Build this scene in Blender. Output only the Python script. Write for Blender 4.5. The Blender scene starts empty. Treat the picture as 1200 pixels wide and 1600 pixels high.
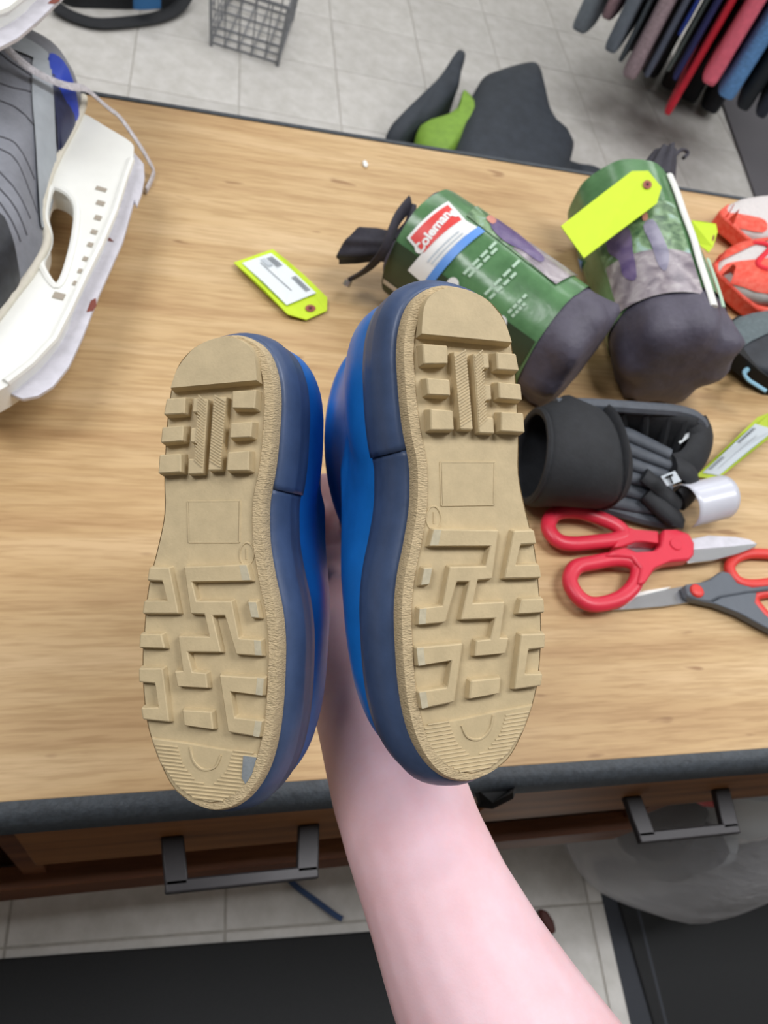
import bpy, bmesh, math, random
from mathutils import Vector, Matrix
from mathutils.geometry import tessellate_polygon
from mathutils.bvhtree import BVHTree
random.seed(7)
sc = bpy.context.scene
COL = sc.collection
R_ = math.radians

# ------------------------------------------------------------------ camera
F = 1230.0                      # focal length in pixels of the 1200x1600 frame
ZT = 0.80                       # worktop height
CAM = Vector((0, 0, ZT + 0.559))
RX = Vector((0.96060663, 0.02504717, 0.27678067))
RY = Vector((-0.12447069, -0.85168019, 0.50906572))
RZ = Vector((0.24847927, -0.52346299, -0.81501200))
def ray(px, py):
    c = Vector(((px - 600) / F, (py - 800) / F, 1))
    return Vector((RX.dot(c), RY.dot(c), RZ.dot(c)))
def at(px, py, z):
    r = ray(px, py); return CAM + r * ((z - CAM.z) / r.z)
def atd(px, py, d):
    return CAM + ray(px, py) * d
def aty(px, py, y):
    r = ray(px, py); return CAM + r * (y / r.y)
CR = Matrix(((RX.x, -RX.y, -RX.z), (RY.x, -RY.y, -RY.z), (RZ.x, -RZ.y, -RZ.z)))
CM = Matrix.Translation(CAM) @ CR.to_4x4()
cam = bpy.data.cameras.new('camera'); co = bpy.data.objects.new('camera', cam); COL.objects.link(co)
co.matrix_world = CM
cam.sensor_fit = 'VERTICAL'; cam.sensor_height = 24.0; cam.lens = 24.0 * F / 1600
cam.clip_start = 0.01
cam.dof.use_dof = True; cam.dof.focus_distance = 0.305; cam.dof.aperture_fstop = cam.lens / 1.5
sc.camera = co
# ------------------------------------------------------------------ light
w = bpy.data.worlds.new('world'); sc.world = w; w.use_nodes = True
w.node_tree.nodes['Background'].inputs[0].default_value = (0.9, 0.95, 1, 1)
w.node_tree.nodes['Background'].inputs[1].default_value = 0.3
def panel(x, y, power, sx=1.2, sy=0.6):
    l = bpy.data.lights.new('ceiling_panel', 'AREA'); l.shape = 'RECTANGLE'; l.size = sx; l.size_y = sy
    l.energy = power; l.color = (0.965, 0.975, 1.0)
    o = bpy.data.objects.new('ceiling_panel', l); COL.objects.link(o); o.location = (x, y, 2.95)
for lx in (-1.2, 1.0, 3.2):
    for ly, pw in ((0.26, 28), (2.4, 15), (4.6, 15)):
        panel(lx, ly, pw * {-1.2: 1.0, 1.0: 1.0, 3.2: 1.25}[lx])
vs = sc.view_settings
vs.view_transform = 'Standard'; vs.look = 'None'; vs.gamma = 1.0; vs.use_curve_mapping = False; vs.exposure = 0.22

# ------------------------------------------------------------------ materials
def lin(c):
    return tuple(((v / 255) / 12.92 if v <= 10 else ((v / 255 + 0.055) / 1.055) ** 2.4) for v in c)
def mat(name, rgb, rough=0.6, var=0.0, scale=60, bump=0.0, bscale=200, metal=0.0, rgb2=None, spec=0.5, sss=0.0, coat=0.0, stretch=None, rnd=0.0, bdist=0.001):
    m = bpy.data.materials.new(name); m.use_nodes = True
    nt = m.node_tree; b = nt.nodes['Principled BSDF']
    a = lin(rgb)
    b.inputs['Base Color'].default_value = (*a, 1); b.inputs['Roughness'].default_value = rough
    b.inputs['Metallic'].default_value = metal; b.inputs['Specular IOR Level'].default_value = spec
    b.inputs['Coat Weight'].default_value = coat
    if sss:
        b.inputs['Subsurface Weight'].default_value = sss; b.inputs['Subsurface Radius'].default_value = (0.01, 0.004, 0.003); b.inputs['Subsurface Scale'].default_value = 0.4
    tc = nt.nodes.new('ShaderNodeTexCoord'); mp = nt.nodes.new('ShaderNodeMapping')
    nt.links.new(tc.outputs['Object'], mp.inputs[0])
    if stretch: mp.inputs['Scale'].default_value = stretch
    col = None
    if var or rgb2:
        n = nt.nodes.new('ShaderNodeTexNoise'); n.inputs['Scale'].default_value = scale; n.inputs['Detail'].default_value = 5
        n.inputs['Roughness'].default_value = 0.65
        nt.links.new(mp.outputs[0], n.inputs[0])
        r = nt.nodes.new('ShaderNodeValToRGB'); nt.links.new(n.outputs[0], r.inputs[0])
        c2 = lin(rgb2) if rgb2 else tuple(min(1, v * (1 + var)) for v in a)
        c1 = a if rgb2 else tuple(v * (1 - var) for v in a)
        r.color_ramp.elements[0].position = 0.36; r.color_ramp.elements[1].position = 0.66
        r.color_ramp.elements[0].color = (*c1, 1); r.color_ramp.elements[1].color = (*c2, 1)
        col = r.outputs[0]
    if rnd:
        oi = nt.nodes.new('ShaderNodeObjectInfo'); mr = nt.nodes.new('ShaderNodeMapRange')
        mr.inputs[3].default_value = 1 - rnd; mr.inputs[4].default_value = 1 + rnd
        nt.links.new(oi.outputs['Random'], mr.inputs[0])
        hs = nt.nodes.new('ShaderNodeHueSaturation'); nt.links.new(mr.outputs[0], hs.inputs['Value'])
        if col: nt.links.new(col, hs.inputs['Color'])
        else: hs.inputs['Color'].default_value = (*a, 1)
        col = hs.outputs[0]
    if col: nt.links.new(col, b.inputs['Base Color'])
    if bump:
        n2 = nt.nodes.new('ShaderNodeTexNoise'); n2.inputs['Scale'].default_value = bscale; n2.inputs['Detail'].default_value = 4
        nt.links.new(mp.outputs[0], n2.inputs[0])
        bp = nt.nodes.new('ShaderNodeBump'); bp.inputs['Strength'].default_value = bump; bp.inputs['Distance'].default_value = bdist
        nt.links.new(n2.outputs[0], bp.inputs['Height']); nt.links.new(bp.outputs[0], b.inputs['Normal'])
    return m
def ramp(nt, inp, stops):
    r = nt.nodes.new('ShaderNodeValToRGB'); nt.links.new(inp, r.inputs[0]); e = r.color_ramp.elements
    while len(e) < len(stops): e.new(0.5)
    for k, (p, c) in enumerate(stops): e[k].position = p; e[k].color = (*c, 1)
    return r.outputs[0]
def wood(name, dark, mid, light, rough=0.55, fleck=True):
    m = bpy.data.materials.new(name); m.use_nodes = True; nt = m.node_tree; b = nt.nodes['Principled BSDF']
    tc = nt.nodes.new('ShaderNodeTexCoord')
    def noise(scale, sc3, det=4):
        mp = nt.nodes.new('ShaderNodeMapping'); mp.inputs['Scale'].default_value = sc3
        nt.links.new(tc.outputs['Object'], mp.inputs[0])
        n = nt.nodes.new('ShaderNodeTexNoise'); n.inputs['Scale'].default_value = scale; n.inputs['Detail'].default_value = det
        nt.links.new(mp.outputs[0], n.inputs[0]); return n.outputs[0]
    c = ramp(nt, noise(5, (0.7, 9, 9), 6), [(0.3, lin(dark)), (0.5, lin(mid)), (0.72, lin(light))])
    fine = ramp(nt, noise(16, (1.6, 22, 22), 5), [(0.36, (0.82, 0.77, 0.70)), (0.58, (1.03, 1.03, 1.03))])
    mx = nt.nodes.new('ShaderNodeMix'); mx.data_type = 'RGBA'; mx.blend_type = 'MULTIPLY'; mx.inputs[0].default_value = 0.85
    nt.links.new(c, mx.inputs[6]); nt.links.new(fine, mx.inputs[7]); out = mx.outputs[2]
    if fleck:
        fl = ramp(nt, noise(34, (0.45, 1.9, 1.9), 2), [(0.255, (0.45, 0.33, 0.25)), (0.31, (1, 1, 1))])
        m2 = nt.nodes.new('ShaderNodeMix'); m2.data_type = 'RGBA'; m2.blend_type = 'MULTIPLY'; m2.inputs[0].default_value = 0.75
        nt.links.new(out, m2.inputs[6]); nt.links.new(fl, m2.inputs[7]); out = m2.outputs[2]
        big = ramp(nt, noise(2.2, (1, 1.6, 1), 2), [(0.35, (0.86, 0.80, 0.72)), (0.6, (1, 1, 1))])
        m3 = nt.nodes.new('ShaderNodeMix'); m3.data_type = 'RGBA'; m3.blend_type = 'MULTIPLY'; m3.inputs[0].default_value = 0.7
        nt.links.new(out, m3.inputs[6]); nt.links.new(big, m3.inputs[7]); out = m3.outputs[2]
    nt.links.new(out, b.inputs['Base Color']); b.inputs['Roughness'].default_value = rough
    return m

M = {}
M['wood'] = wood('worktop_wood', (182, 148, 105), (198, 167, 122), (209, 180, 138))
M['drawer_wood'] = wood('drawer_wood', (120, 76, 38), (150, 98, 52), (170, 116, 66), 0.5, False)
M['rail_wood'] = wood('rail_wood', (96, 54, 30), (120, 72, 42), (140, 90, 54), 0.5, False)
M['rubber_edge'] = mat('rubber_edge', (58, 64, 70), 0.6, 0.25, 180, 0.5, 400)
M['black_gap'] = mat('black_gap', (16, 16, 17), 0.8)
M['handle'] = mat('handle_metal', (52, 50, 52), 0.42, 0.1, 40, metal=0.3)
M['tile'] = mat('floor_tile', (196, 193, 186), 0.5, 0, 18, rgb2=(214, 211, 206), rnd=0.04)
M['grout'] = mat('grout', (176, 172, 164), 0.85, 0.15, 50)
M['mat'] = mat('black_mat', (20, 22, 24), 0.75, 0.15, 300, 0.6, 700)
M['mat2'] = mat('mat_border', (44, 48, 56), 0.7, 0.1, 300)
M['greymat'] = mat('grey_mat', (98, 96, 100), 0.85, 0.12, 300)
M['sole'] = mat('tan_rubber', (192, 173, 136), 0.62, 0.07, 120, 0.25, 900, rgb2=None, bdist=0.0003)
M['worn'] = mat('worn_rubber', (188, 178, 152), 0.7, 0.1, 300)
M['toe_scuff'] = mat('blue_grey_scuff', (128, 134, 138), 0.7, 0.15, 300)
M['welt'] = mat('tan_welt', (196, 175, 138), 0.75, 0.12, 300, 0.9, 700, stretch=(1, 2.5, 1), bdist=0.001)
M['foxing'] = mat('navy_rubber', (64, 82, 116), 0.42, 0.13, 70, 0.08, 300)
M['upper'] = mat('blue_rubber', (26, 112, 196), 0.36, 0.10, 40, 0.05, 200)
M['lining'] = mat('boot_lining', (120, 106, 84), 0.9, 0.1, 200)
M['skin'] = mat('skin', (226, 184, 190), 0.5, 0, 28, 0.12, 900, rgb2=(232, 197, 205), sss=0.35, bdist=0.0004)
M['nail'] = mat('nail', (226, 180, 172), 0.3)
M['white_plastic'] = mat('white_plastic', (232, 232, 226), 0.3, 0.02, 40)
M['cream'] = mat('cream_welt', (214, 208, 192), 0.55, 0.06, 90)
M['steel'] = mat('frosted_steel', (206, 204, 212), 0.45, 0.08, 90, metal=0.25)
M['slot'] = mat('slot_recess', (160, 150, 136), 0.8)
M['rust'] = mat('rust', (120, 62, 50), 0.8, 0.2, 200)
M['bright_steel'] = mat('bright_steel', (200, 202, 206), 0.25, 0.05, 60, metal=0.9)
M['skate_grey'] = mat('skate_grey', (128, 130, 138), 0.6, 0.08, 120, 0.3, 500)
M['skate_light'] = mat('skate_light', (166, 172, 178), 0.5, 0.05, 80)
M['skate_blue'] = mat('skate_blue', (36, 66, 178), 0.4, 0.08, 60)
M['skate_navy'] = mat('skate_navy', (40, 46, 78), 0.45, 0.15, 60)
M['stitch'] = mat('stitch_dark', (80, 80, 86), 0.8)
M['skate_black'] = mat('skate_black', (36, 38, 44), 0.45, 0.3, 120)
M['lace'] = mat('lace', (196, 192, 196), 0.85, 0.25, 300)
M['tag'] = mat('fluorescent_card', (198, 224, 46), 0.7, 0.02, 60)
M['tag2'] = mat('fluorescent_card_olive', (176, 196, 50), 0.7, 0.02, 60)
M['sticker'] = mat('white_sticker', (226, 232, 234), 0.5)
M['print_grey'] = mat('print_grey', (120, 126, 132), 0.6)
M['print_pale'] = mat('print_pale', (190, 198, 204), 0.6)
M['ring_red'] = mat('hole_ring', (150, 78, 66), 0.6, 0.1, 200)
M['hole_dark'] = mat('hole_dark', (50, 30, 26), 0.8)
M['green'] = mat('green_film', (76, 116, 76), 0.24, 0, 22, 0.15, 45, rgb2=(100, 144, 98), bdist=0.004)
M['dark_green'] = mat('dark_green_film', (52, 66, 46), 0.4, 0.1, 40)
M['sack'] = mat('charcoal_nylon', (82, 78, 92), 0.6, 0.1, 50, 0.4, 50, bdist=0.006)
M['black_web'] = mat('black_webbing', (48, 46, 56), 0.7, 0.2, 200)
M['logo_red'] = mat('logo_red', (222, 64, 60), 0.45)
M['logo_white'] = mat('logo_white', (238, 238, 236), 0.45)
M['logo_blue'] = mat('logo_blue', (96, 150, 226), 0.45)
M['pale_text'] = mat('pale_text', (176, 204, 180), 0.5)
def photo(name, stops, scale):
    m = bpy.data.materials.new(name); m.use_nodes = True; nt = m.node_tree; b = nt.nodes['Principled BSDF']
    tc = nt.nodes.new('ShaderNodeTexCoord'); n = nt.nodes.new('ShaderNodeTexNoise')
    n.inputs['Scale'].default_value = scale; n.inputs['Detail'].default_value = 3; n.inputs['Distortion'].default_value = 0.6
    nt.links.new(tc.outputs['Object'], n.inputs[0])
    nt.links.new(ramp(nt, n.outputs[0], [(p, lin(c)) for p, c in stops]), b.inputs['Base Color']); b.inputs['Roughness'].default_value = 0.3
    return m
M['photo_ground'] = photo('photo_ground', [(0.3, (110, 100, 110)), (0.5, (150, 140, 146)), (0.7, (186, 178, 180))], 60)
M['photo_trees'] = photo('photo_trees', [(0.3, (52, 84, 60)), (0.45, (90, 120, 84)), (0.58, (130, 160, 120)), (0.72, (160, 190, 186))], 70)
M['photo_purple'] = photo('photo_purple', [(0.35, (92, 76, 120)), (0.6, (120, 104, 140))], 60)
M['photo_grey'] = photo('photo_grey', [(0.35, (104, 100, 124)), (0.6, (140, 136, 156))], 60)
M['photo_skin'] = mat('photo_skin', (206, 140, 124), 0.4)
M['shoe_red'] = mat('shoe_red', (232, 66, 44), 0.6, 0, 160, 0.4, 500, rgb2=(240, 110, 90))
M['shoe_lace'] = mat('shoe_lace_red', (226, 34, 52), 0.7, 0.05, 100)
M['shoe_white'] = mat('shoe_white_mesh', (214, 208, 206), 0.75, 0.08, 400, 0.4, 700)
M['shoe_dark'] = mat('shoe_dark', (40, 44, 52), 0.6, 0.3, 40)
M['shoe_grey'] = mat('shoe_grey', (92, 104, 108), 0.7, 0.15, 200)
M['shoe_blue'] = mat('shoe_blue', (124, 170, 190), 0.5)
M['black_fabric'] = mat('black_fabric', (30, 32, 36), 0.75, 0.2, 90, 0.3, 300)
M['rib_grey'] = mat('rib_grey', (80, 85, 93), 0.65, 0.12, 120)
M['paper'] = mat('glossy_paper', (206, 208, 218), 0.25, 0.02, 40)
M['red_plastic'] = mat('red_plastic', (214, 46, 68), 0.38, 0.03, 40)
M['grey_plastic'] = mat('grey_plastic', (92, 98, 106), 0.45, 0.05, 60)
M['scarlet'] = mat('scarlet_grip', (216, 58, 52), 0.45)
M['charcoal_cloth'] = mat('charcoal_cloth', (54, 60, 68), 0.7, 0.15, 30, 0.4, 40, bdist=0.004)
M['lime'] = mat('lime_lining', (132, 172, 62), 0.6, 0.12, 40, 0.3, 60, bdist=0.004)
M['wire'] = mat('wire_grey', (130, 132, 136), 0.5, 0.1, 60, metal=0.4)
M['cord_blue'] = mat('cord_blue', (52, 78, 120), 0.6)
M['brown'] = mat('brown_thing', (84, 40, 34), 0.6)
M['wall'] = mat('wall_paint', (120, 116, 110), 0.9)
M['ceil'] = mat('ceiling_tile', (200, 198, 192), 0.9)
M['chrome'] = mat('rail_metal', (150, 150, 154), 0.35, metal=0.8)

# ------------------------------------------------------------------ mesh helpers
class MB:
    def __init__(s): s.v = []; s.f = []
    def add(s, vs, fs):
        o = len(s.v); s.v += [Vector(v) for v in vs]; s.f += [tuple(i + o for i in f) for f in fs]; return s
    def loft(s, rings, cap0=True, cap1=True, closed=True):
        n = len(rings[0]); vs = [p for r in rings for p in r]; fs = []
        for k in range(len(rings) - 1):
            for i in range(n if closed else n - 1):
                j = (i + 1) % n; fs.append((k * n + i, k * n + j, (k + 1) * n + j, (k + 1) * n + i))
        if cap0: fs.append(tuple(reversed(range(n))))
        if cap1: fs.append(tuple(range((len(rings) - 1) * n, len(rings) * n)))
        return s.add(vs, fs)
    def tube(s, path, r, n=8, flat=1.0, up=None, closed=False, caps=True):
        path = [Vector(p) for p in path]; N = len(path); rings = []
        rr = r if isinstance(r, (list, tuple)) else [r] * N
        prev = None
        for k in range(N):
            if closed: t = path[(k + 1) % N] - path[k - 1]
            else: t = path[min(k + 1, N - 1)] - path[max(k - 1, 0)]
            t.normalize()
            u = Vector(up) if up else (prev if prev else (Vector((0, 0, 1)) if abs(t.z) < 0.9 else Vector((1, 0, 0))))
            b = t.cross(u)
            if b.length < 1e-4: b = t.cross(Vector((1, 0.2, 0)))
            b.normalize(); u = b.cross(t).normalized(); prev = u
            rings.append([path[k] + b * (math.cos(a) * rr[k]) + u * (math.sin(a) * rr[k] * flat) for a in [2 * math.pi * i / n for i in range(n)]])
        if closed: rings.append(rings[0]); return s.loft(rings, False, False)
        return s.loft(rings, caps, caps)
    def prism(s, outer, z0, z1, holes=(), fn=None):
        loops = [list(outer)] + [list(h) for h in holes]
        tri = tessellate_polygon([[Vector((p[0], p[1], 0)) for p in l] for l in loops])
        flat = [p for l in loops for p in l]; n = len(flat)
        vs = [(p[0], p[1], z0) for p in flat] + [(p[0], p[1], z1) for p in flat]
        fs = []
        for t in tri:
            a, b, c = (Vector((flat[i][0], flat[i][1])) for i in t)
            if (b - a).cross(c - a) < 0: t = (t[0], t[2], t[1])
            fs.append((t[0] + n, t[1] + n, t[2] + n)); fs.append((t[2], t[1], t[0]))
        o = 0
        for li, l in enumerate(loops):
            m = len(l); A = sum(l[i][0] * l[(i + 1) % m][1] - l[(i + 1) % m][0] * l[i][1] for i in range(m))
            ccw = (A > 0) == (li == 0)
            for i in range(m):
                a, b = o + i, o + (i + 1) % m
                fs.append((a, b, b + n, a + n) if ccw else (b, a, a + n, b + n))
            o += m
        if fn: vs = [fn(*v) for v in vs]
        return s.add(vs, fs)
    def box(s, c, size, rz=0.0, fn=None):
        c = Vector(c); x, y, z = (v / 2 for v in size); ca, sa = math.cos(rz), math.sin(rz)
        vs = [Vector((a * x, b * y, d * z)) for d in (-1, 1) for a, b in ((-1, -1), (1, -1), (1, 1), (-1, 1))]
        vs = [c + Vector((p.x * ca - p.y * sa, p.x * sa + p.y * ca, p.z)) for p in vs]
        return s.add(vs, [(3, 2, 1, 0), (4, 5, 6, 7), (0, 1, 5, 4), (1, 2, 6, 5), (2, 3, 7, 6), (3, 0, 4, 7)])
    def grid(s, fn, nu, nv, closed_u=False):
        vs = [fn(i / (nu if closed_u else nu - 1), j / (nv - 1)) for j in range(nv) for i in range(nu)]
        fs = []
        for j in range(nv - 1):
            for i in range(nu if closed_u else nu - 1):
                k = (i + 1) % nu; fs.append((j * nu + i, j * nu + k, (j + 1) * nu + k, (j + 1) * nu + i))
        return s.add(vs, fs)
    def build(s, name, m, parent=None, smooth=40, bevel=0.0, seg=2, off=None, solid=0.0, subsurf=0):
        me = bpy.data.meshes.new(name)
        off = off if off is not None else (Vector(parent.location) if parent is not None and parent.get('_world') else Vector((0, 0, 0)))
        me.from_pydata([v - off for v in s.v], [], s.f); me.update()
        bm = bmesh.new(); bm.from_mesh(me); bmesh.ops.recalc_face_normals(bm, faces=bm.faces); bm.to_mesh(me); bm.free()
        if smooth:
            for p in me.polygons: p.use_smooth = True
            me.set_sharp_from_angle(angle=R_(smooth))
        o = bpy.data.objects.new(name, me); COL.objects.link(o)
        if m: me.materials.append(M[m] if isinstance(m, str) else m)
        if parent is not None: o.parent = parent
        if solid:
            md = o.modifiers.new('solid', 'SOLIDIFY'); md.thickness = solid; md.offset = 0
        if bevel:
            md = o.modifiers.new('bevel', 'BEVEL'); md.width = bevel; md.segments = seg; md.limit_method = 'ANGLE'; md.angle_limit = R_(35)
        if subsurf:
            md = o.modifiers.new('sub', 'SUBSURF'); md.levels = subsurf; md.render_levels = subsurf
        return o
def thing(name, label, cat, loc=(0, 0, 0), group=None, world=True):
    o = bpy.data.objects.new(name, None); COL.objects.link(o); o.location = loc
    o['label'] = label; o['category'] = cat
    if group: o['group'] = group
    if world: o['_world'] = 1
    return o
def tag(o, label, cat, group=None, kind=None):
    o['label'] = label; o['category'] = cat
    if group: o['group'] = group
    if kind: o['kind'] = kind
    return o
def struct(o): o['kind'] = 'structure'; return o
def sub(name, mb, m, part, **k):       # sub-part under a part that lives in a world-placed thing
    root = part.parent
    off = Vector(root.location) if root is not None and root.get('_world') else Vector((0, 0, 0))
    return mb.build(name, m, part, off=off, **k)
def spl(pts, n=8, closed=True):
    P = [Vector(p) for p in pts]; N = len(P); out = []
    for i in range(N if closed else N - 1):
        if closed: a, b, c, d = P[i - 1], P[i], P[(i + 1) % N], P[(i + 2) % N]
        else: a, b, c, d = P[max(i - 1, 0)], P[i], P[i + 1], P[min(i + 2, N - 1)]
        for k in range(n):
            t = k / n
            out.append(0.5 * ((2 * b) + (c - a) * t + (2 * a - 5 * b + 4 * c - d) * t * t + (3 * b - a - 3 * c + d) * t ** 3))
    if not closed: out.append(P[-1])
    return out
def inset(poly, d):
    n = len(poly); P = [Vector((p[0], p[1])) for p in poly]
    A = sum(P[i].x * P[(i + 1) % n].y - P[(i + 1) % n].x * P[i].y for i in range(n)); sg = 1 if A > 0 else -1
    out = []
    for i in range(n):
        t = P[(i + 1) % n] - P[i - 1]
        if t.length < 1e-9: out.append(P[i]); continue
        t.normalize(); out.append(P[i] + Vector((-t.y, t.x)) * d * sg)
    return out
def P2(pts, z): return [at(x, y, z).xy for x, y in pts]
def P3(pts, z): return [at(x, y, z) for x, y in pts]
def bvh_of(mbs):
    v = []; f = []
    for mb in mbs:
        o = len(v); v += mb.v; f += [tuple(i + o for i in q) for q in mb.f]
    return BVHTree.FromPolygons(v, f)
def drape(poly, bvh, eps=0.0015, rings=6, zdef=ZT, n=4):
    pts = spl([Vector((p[0], p[1], 0)) for p in poly], n) if n > 1 else [Vector((p[0], p[1], 0)) for p in poly]
    c = sum(pts, Vector()) / len(pts); mb = MB(); R = []
    def hit(x, y):
        h = bvh.ray_cast(Vector((x, y, 3)), Vector((0, 0, -1)))
        if h[0] is None: return Vector((x, y, zdef + eps))
        nn_ = h[1] if h[1].z > 0 else -h[1]
        return h[0] + nn_ * eps
    for k in range(rings + 1):
        t = 1 - k / rings * 0.97
        R.append([hit(c.x + (p.x - c.x) * t, c.y + (p.y - c.y) * t) for p in pts])
    mb.loft(R, False, True); return mb

# ------------------------------------------------------------------ the room
floor = struct(MB().box((1.2, 2.3, -0.011), (9, 7, 0.02)).build('floor', 'grout', smooth=0))
TS = 0.305; ANG = 0.04
tm = MB().box((0, 0, -0.0005), (TS - 0.003, TS - 0.003, 0.003)).build('tile', 'tile', floor, smooth=0)
tm.modifiers.new('bevel', 'BEVEL').width = 0.001
first = True
for i in range(-4, 12):
    for j in range(-4, 14):
        x0 = 0.05 - 0.15 + (i + 0.5) * TS - 0.095; y0 = 0.10 + (j + 0.5) * TS
        x = x0 + y0 * ANG; y = y0 - x0 * ANG
        t = tm if first else tm.copy()
        if not first: COL.objects.link(t)
        first = False
        t.location = (x, y, 0); t.rotation_euler = (random.uniform(-.001, .001), random.uniform(-.001, .001), -ANG)
struct(MB().box((1.2, -1.25, 1.5), (9, 0.1, 3.0)).build('wall_front', 'wall', smooth=0))
struct(MB().box((1.2, 5.85, 1.5), (9, 0.1, 3.0)).build('wall_back', 'ceil', smooth=0))
struct(MB().box((-3.35, 2.3, 1.5), (0.1, 7, 3.0)).build('wall_left', 'wall', smooth=0))
struct(MB().box((5.75, 2.3, 1.5), (0.1, 7, 3.0)).build('wall_right', 'ceil', smooth=0))
struct(MB().box((1.2, 2.3, 3.05), (9.2, 7.2, 0.1)).build('ceiling', 'ceil', smooth=0))

# ------------------------------------------------------------------ worktop and bench
X0, X1, YN, YF = -1.1, 2.2, 0.126, 0.893
wt = thing('worktop', 'long pale wooden worktop with black rubber edging', 'worktop', (0.5, 0.5, ZT - 0.03))
MB().box(((X0 + X1) / 2, (YN + YF) / 2, ZT - 0.015), (X1 - X0, YF - YN, 0.03)).build('wood_panel', 'wood', wt, bevel=0.0015)
MB().prism([(YN - 0.0135, -0.03), (YN - 0.0135, -0.006), (YN - 0.0105, -0.0015), (YN - 0.006, 0.0012), (YN + 0.0005, 0.0012), (YN + 0.0005, -0.03)], X0, X1,
           fn=lambda a, b, c: (c, a, ZT + b)).build('edge_strip', 'rubber_edge', wt)
MB().box(((X0 + X1) / 2, YF + 0.003, ZT - 0.014), (X1 - X0, 0.006, 0.03)).build('edge_strip', 'rubber_edge', wt)
fl = [aty(742, 1240, 0.112), aty(806, 1236, 0.112), aty(802, 1248, 0.100), aty(770, 1264, 0.100), aty(748, 1262, 0.104)]
MB().add([p for p in fl] + [p + Vector((0, 0.004, 0.002)) for p in fl], [(0, 1, 2, 3, 4), (9, 8, 7, 6, 5)] + [(i, (i + 1) % 5, (i + 1) % 5 + 5, i + 5) for i in range(5)]).build('torn_edging_flap', 'black_gap', wt, smooth=0)
YD = 0.121
be = thing('workbench_base', 'brown wooden bench base with drawers and dark bar handles under the worktop', 'workbench', (0.5, 0.5, 0))
MB().box(((X0 + X1) / 2, YD + 0.03, ZT - 0.045), (X1 - X0 - .02, 0.05, 0.03)).build('top_rail', 'black_gap', be, smooth=0)
def drawer(xa, xb, z0, z1, ha, hb, hz):
    d = MB().box(((xa + xb) / 2, YD + 0.01, (z0 + z1) / 2), (xb - xa, 0.02, z1 - z0)).build('drawer', 'drawer_wood', be, bevel=0.002)
    sub('drawer_box', MB().box(((xa + xb) / 2, YD + 0.25, (z0 + z1) / 2), (xb - xa - .03, 0.45, z1 - z0 - .03)), 'black_gap', d, smooth=0)
    hd = MB(); r = 0.011; pr = 0.037; pz = 0.0
    for x, s in ((ha, 1), (hb, -1)):
        hd.loft([[(x - s * 0.004 - 0.009, YD, hz - .004), (x - s * 0.004 + 0.009, YD, hz - .004), (x - s * 0.004 + 0.009, YD, hz + .004), (x - s * 0.004 - 0.009, YD, hz + .004)],
                 [(x - 0.009, YD - pr, hz - pz - .004), (x + 0.009, YD - pr, hz - pz - .004), (x + 0.009, YD - pr, hz - pz + .004), (x - 0.009, YD - pr, hz - pz + .004)]])
    hd.box(((ha + hb) / 2, YD - pr, hz), (hb - ha + 0.018, 0.010, 0.008))
    sub('handle', hd, 'handle', d, bevel=0.0015)
drawer(-0.092, 0.272, 0.585, 0.748, 0.022, 0.125, 0.665)
drawer(0.285, 0.80, 0.60, 0.748, 0.442, 0.534, 0.668)
drawer(0.812, 1.35, 0.60, 0.748, 1.02, 1.14, 0.668)
drawer(-0.62, -0.125, 0.585, 0.748, -0.43, -0.31, 0.665)
for xp in (X0 + .05, -0.108, 0.278, 0.575, 1.36, X1 - .05):
    MB().box((xp, YD + 0.03, 0.55), (0.022, 0.03, 0.43)).build('post', 'rail_wood', be, bevel=0.001)
MB().box(((X0 + .585) / 2, YD + 0.013, 0.405), (.585 - X0, 0.022, 0.075)).build('bottom_rail', 'rail_wood', be, bevel=0.001)
MB().box(((X0 + .585) / 2, YD + 0.33, 0.40), (.585 - X0, 0.60, 0.02)).build('shelf', 'rail_wood', be, smooth=0)
MB().box(((X0 + X1) / 2, 0.74, 0.58), (X1 - X0, 0.02, 0.36)).build('back_panel', 'black_gap', be, smooth=0)
for xp in (X0 + .06, 0.55, X1 - .06):
    for yp in (0.40, 0.80):
        MB().box((xp, yp, 0.385), (0.06, 0.06, 0.77)).build('leg', 'rail_wood', be, bevel=0.002)

# mats on the floor
mt = thing('floor_mat', 'black rubber floor mat along the bench front below the boots', 'mat', (-0.2, -0.4, 0))
MB().box((-0.32, -0.415, 0.006), (1.7, 1.03, 0.009), -0.045).build('mat_pad', 'mat', mt, bevel=0.004)
mt = thing('floor_mat', 'black floor mat with greyer sloping border beneath the plastic bag', 'mat', (1.3, -0.4, 0))
MB().box((1.395, -0.40, 0.007), (1.2, 1.10, 0.011), 0.04).build('mat_pad', 'mat', mt, bevel=0.003)
bq = [(0.733, -1.0), (0.79, -1.0), (0.812, 0.135), (0.752, 0.135)]
MB().loft([[(x, y, 0.0015) for x, y in bq], [(bq[0][0] + .03, bq[0][1], 0.0075), (bq[1][0], bq[1][1], 0.0135), (bq[2][0], bq[2][1], 0.0135), (bq[3][0] + .03, bq[3][1], 0.0075)]]).build('mat_border', 'mat2', mt, smooth=0)
mt = thing('floor_mat', 'dark grey floor mat beside the hanging clothes', 'mat', (2.6, 2.2, 0))
q = [at(1122, 150, 0), at(1185, 330, 0)]
qa, qb = q[0].xy, q[1].xy; dd = (qb - qa).normalized(); qa = qa - dd * .6; qb = qb + dd * .7; nn = Vector((-dd.y, dd.x))
MB().prism([qa, qb, qb + nn * 1.1, qa + nn * 1.1], 0.002, 0.010).build('mat_pad', 'greymat', mt, bevel=0.003)

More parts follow.
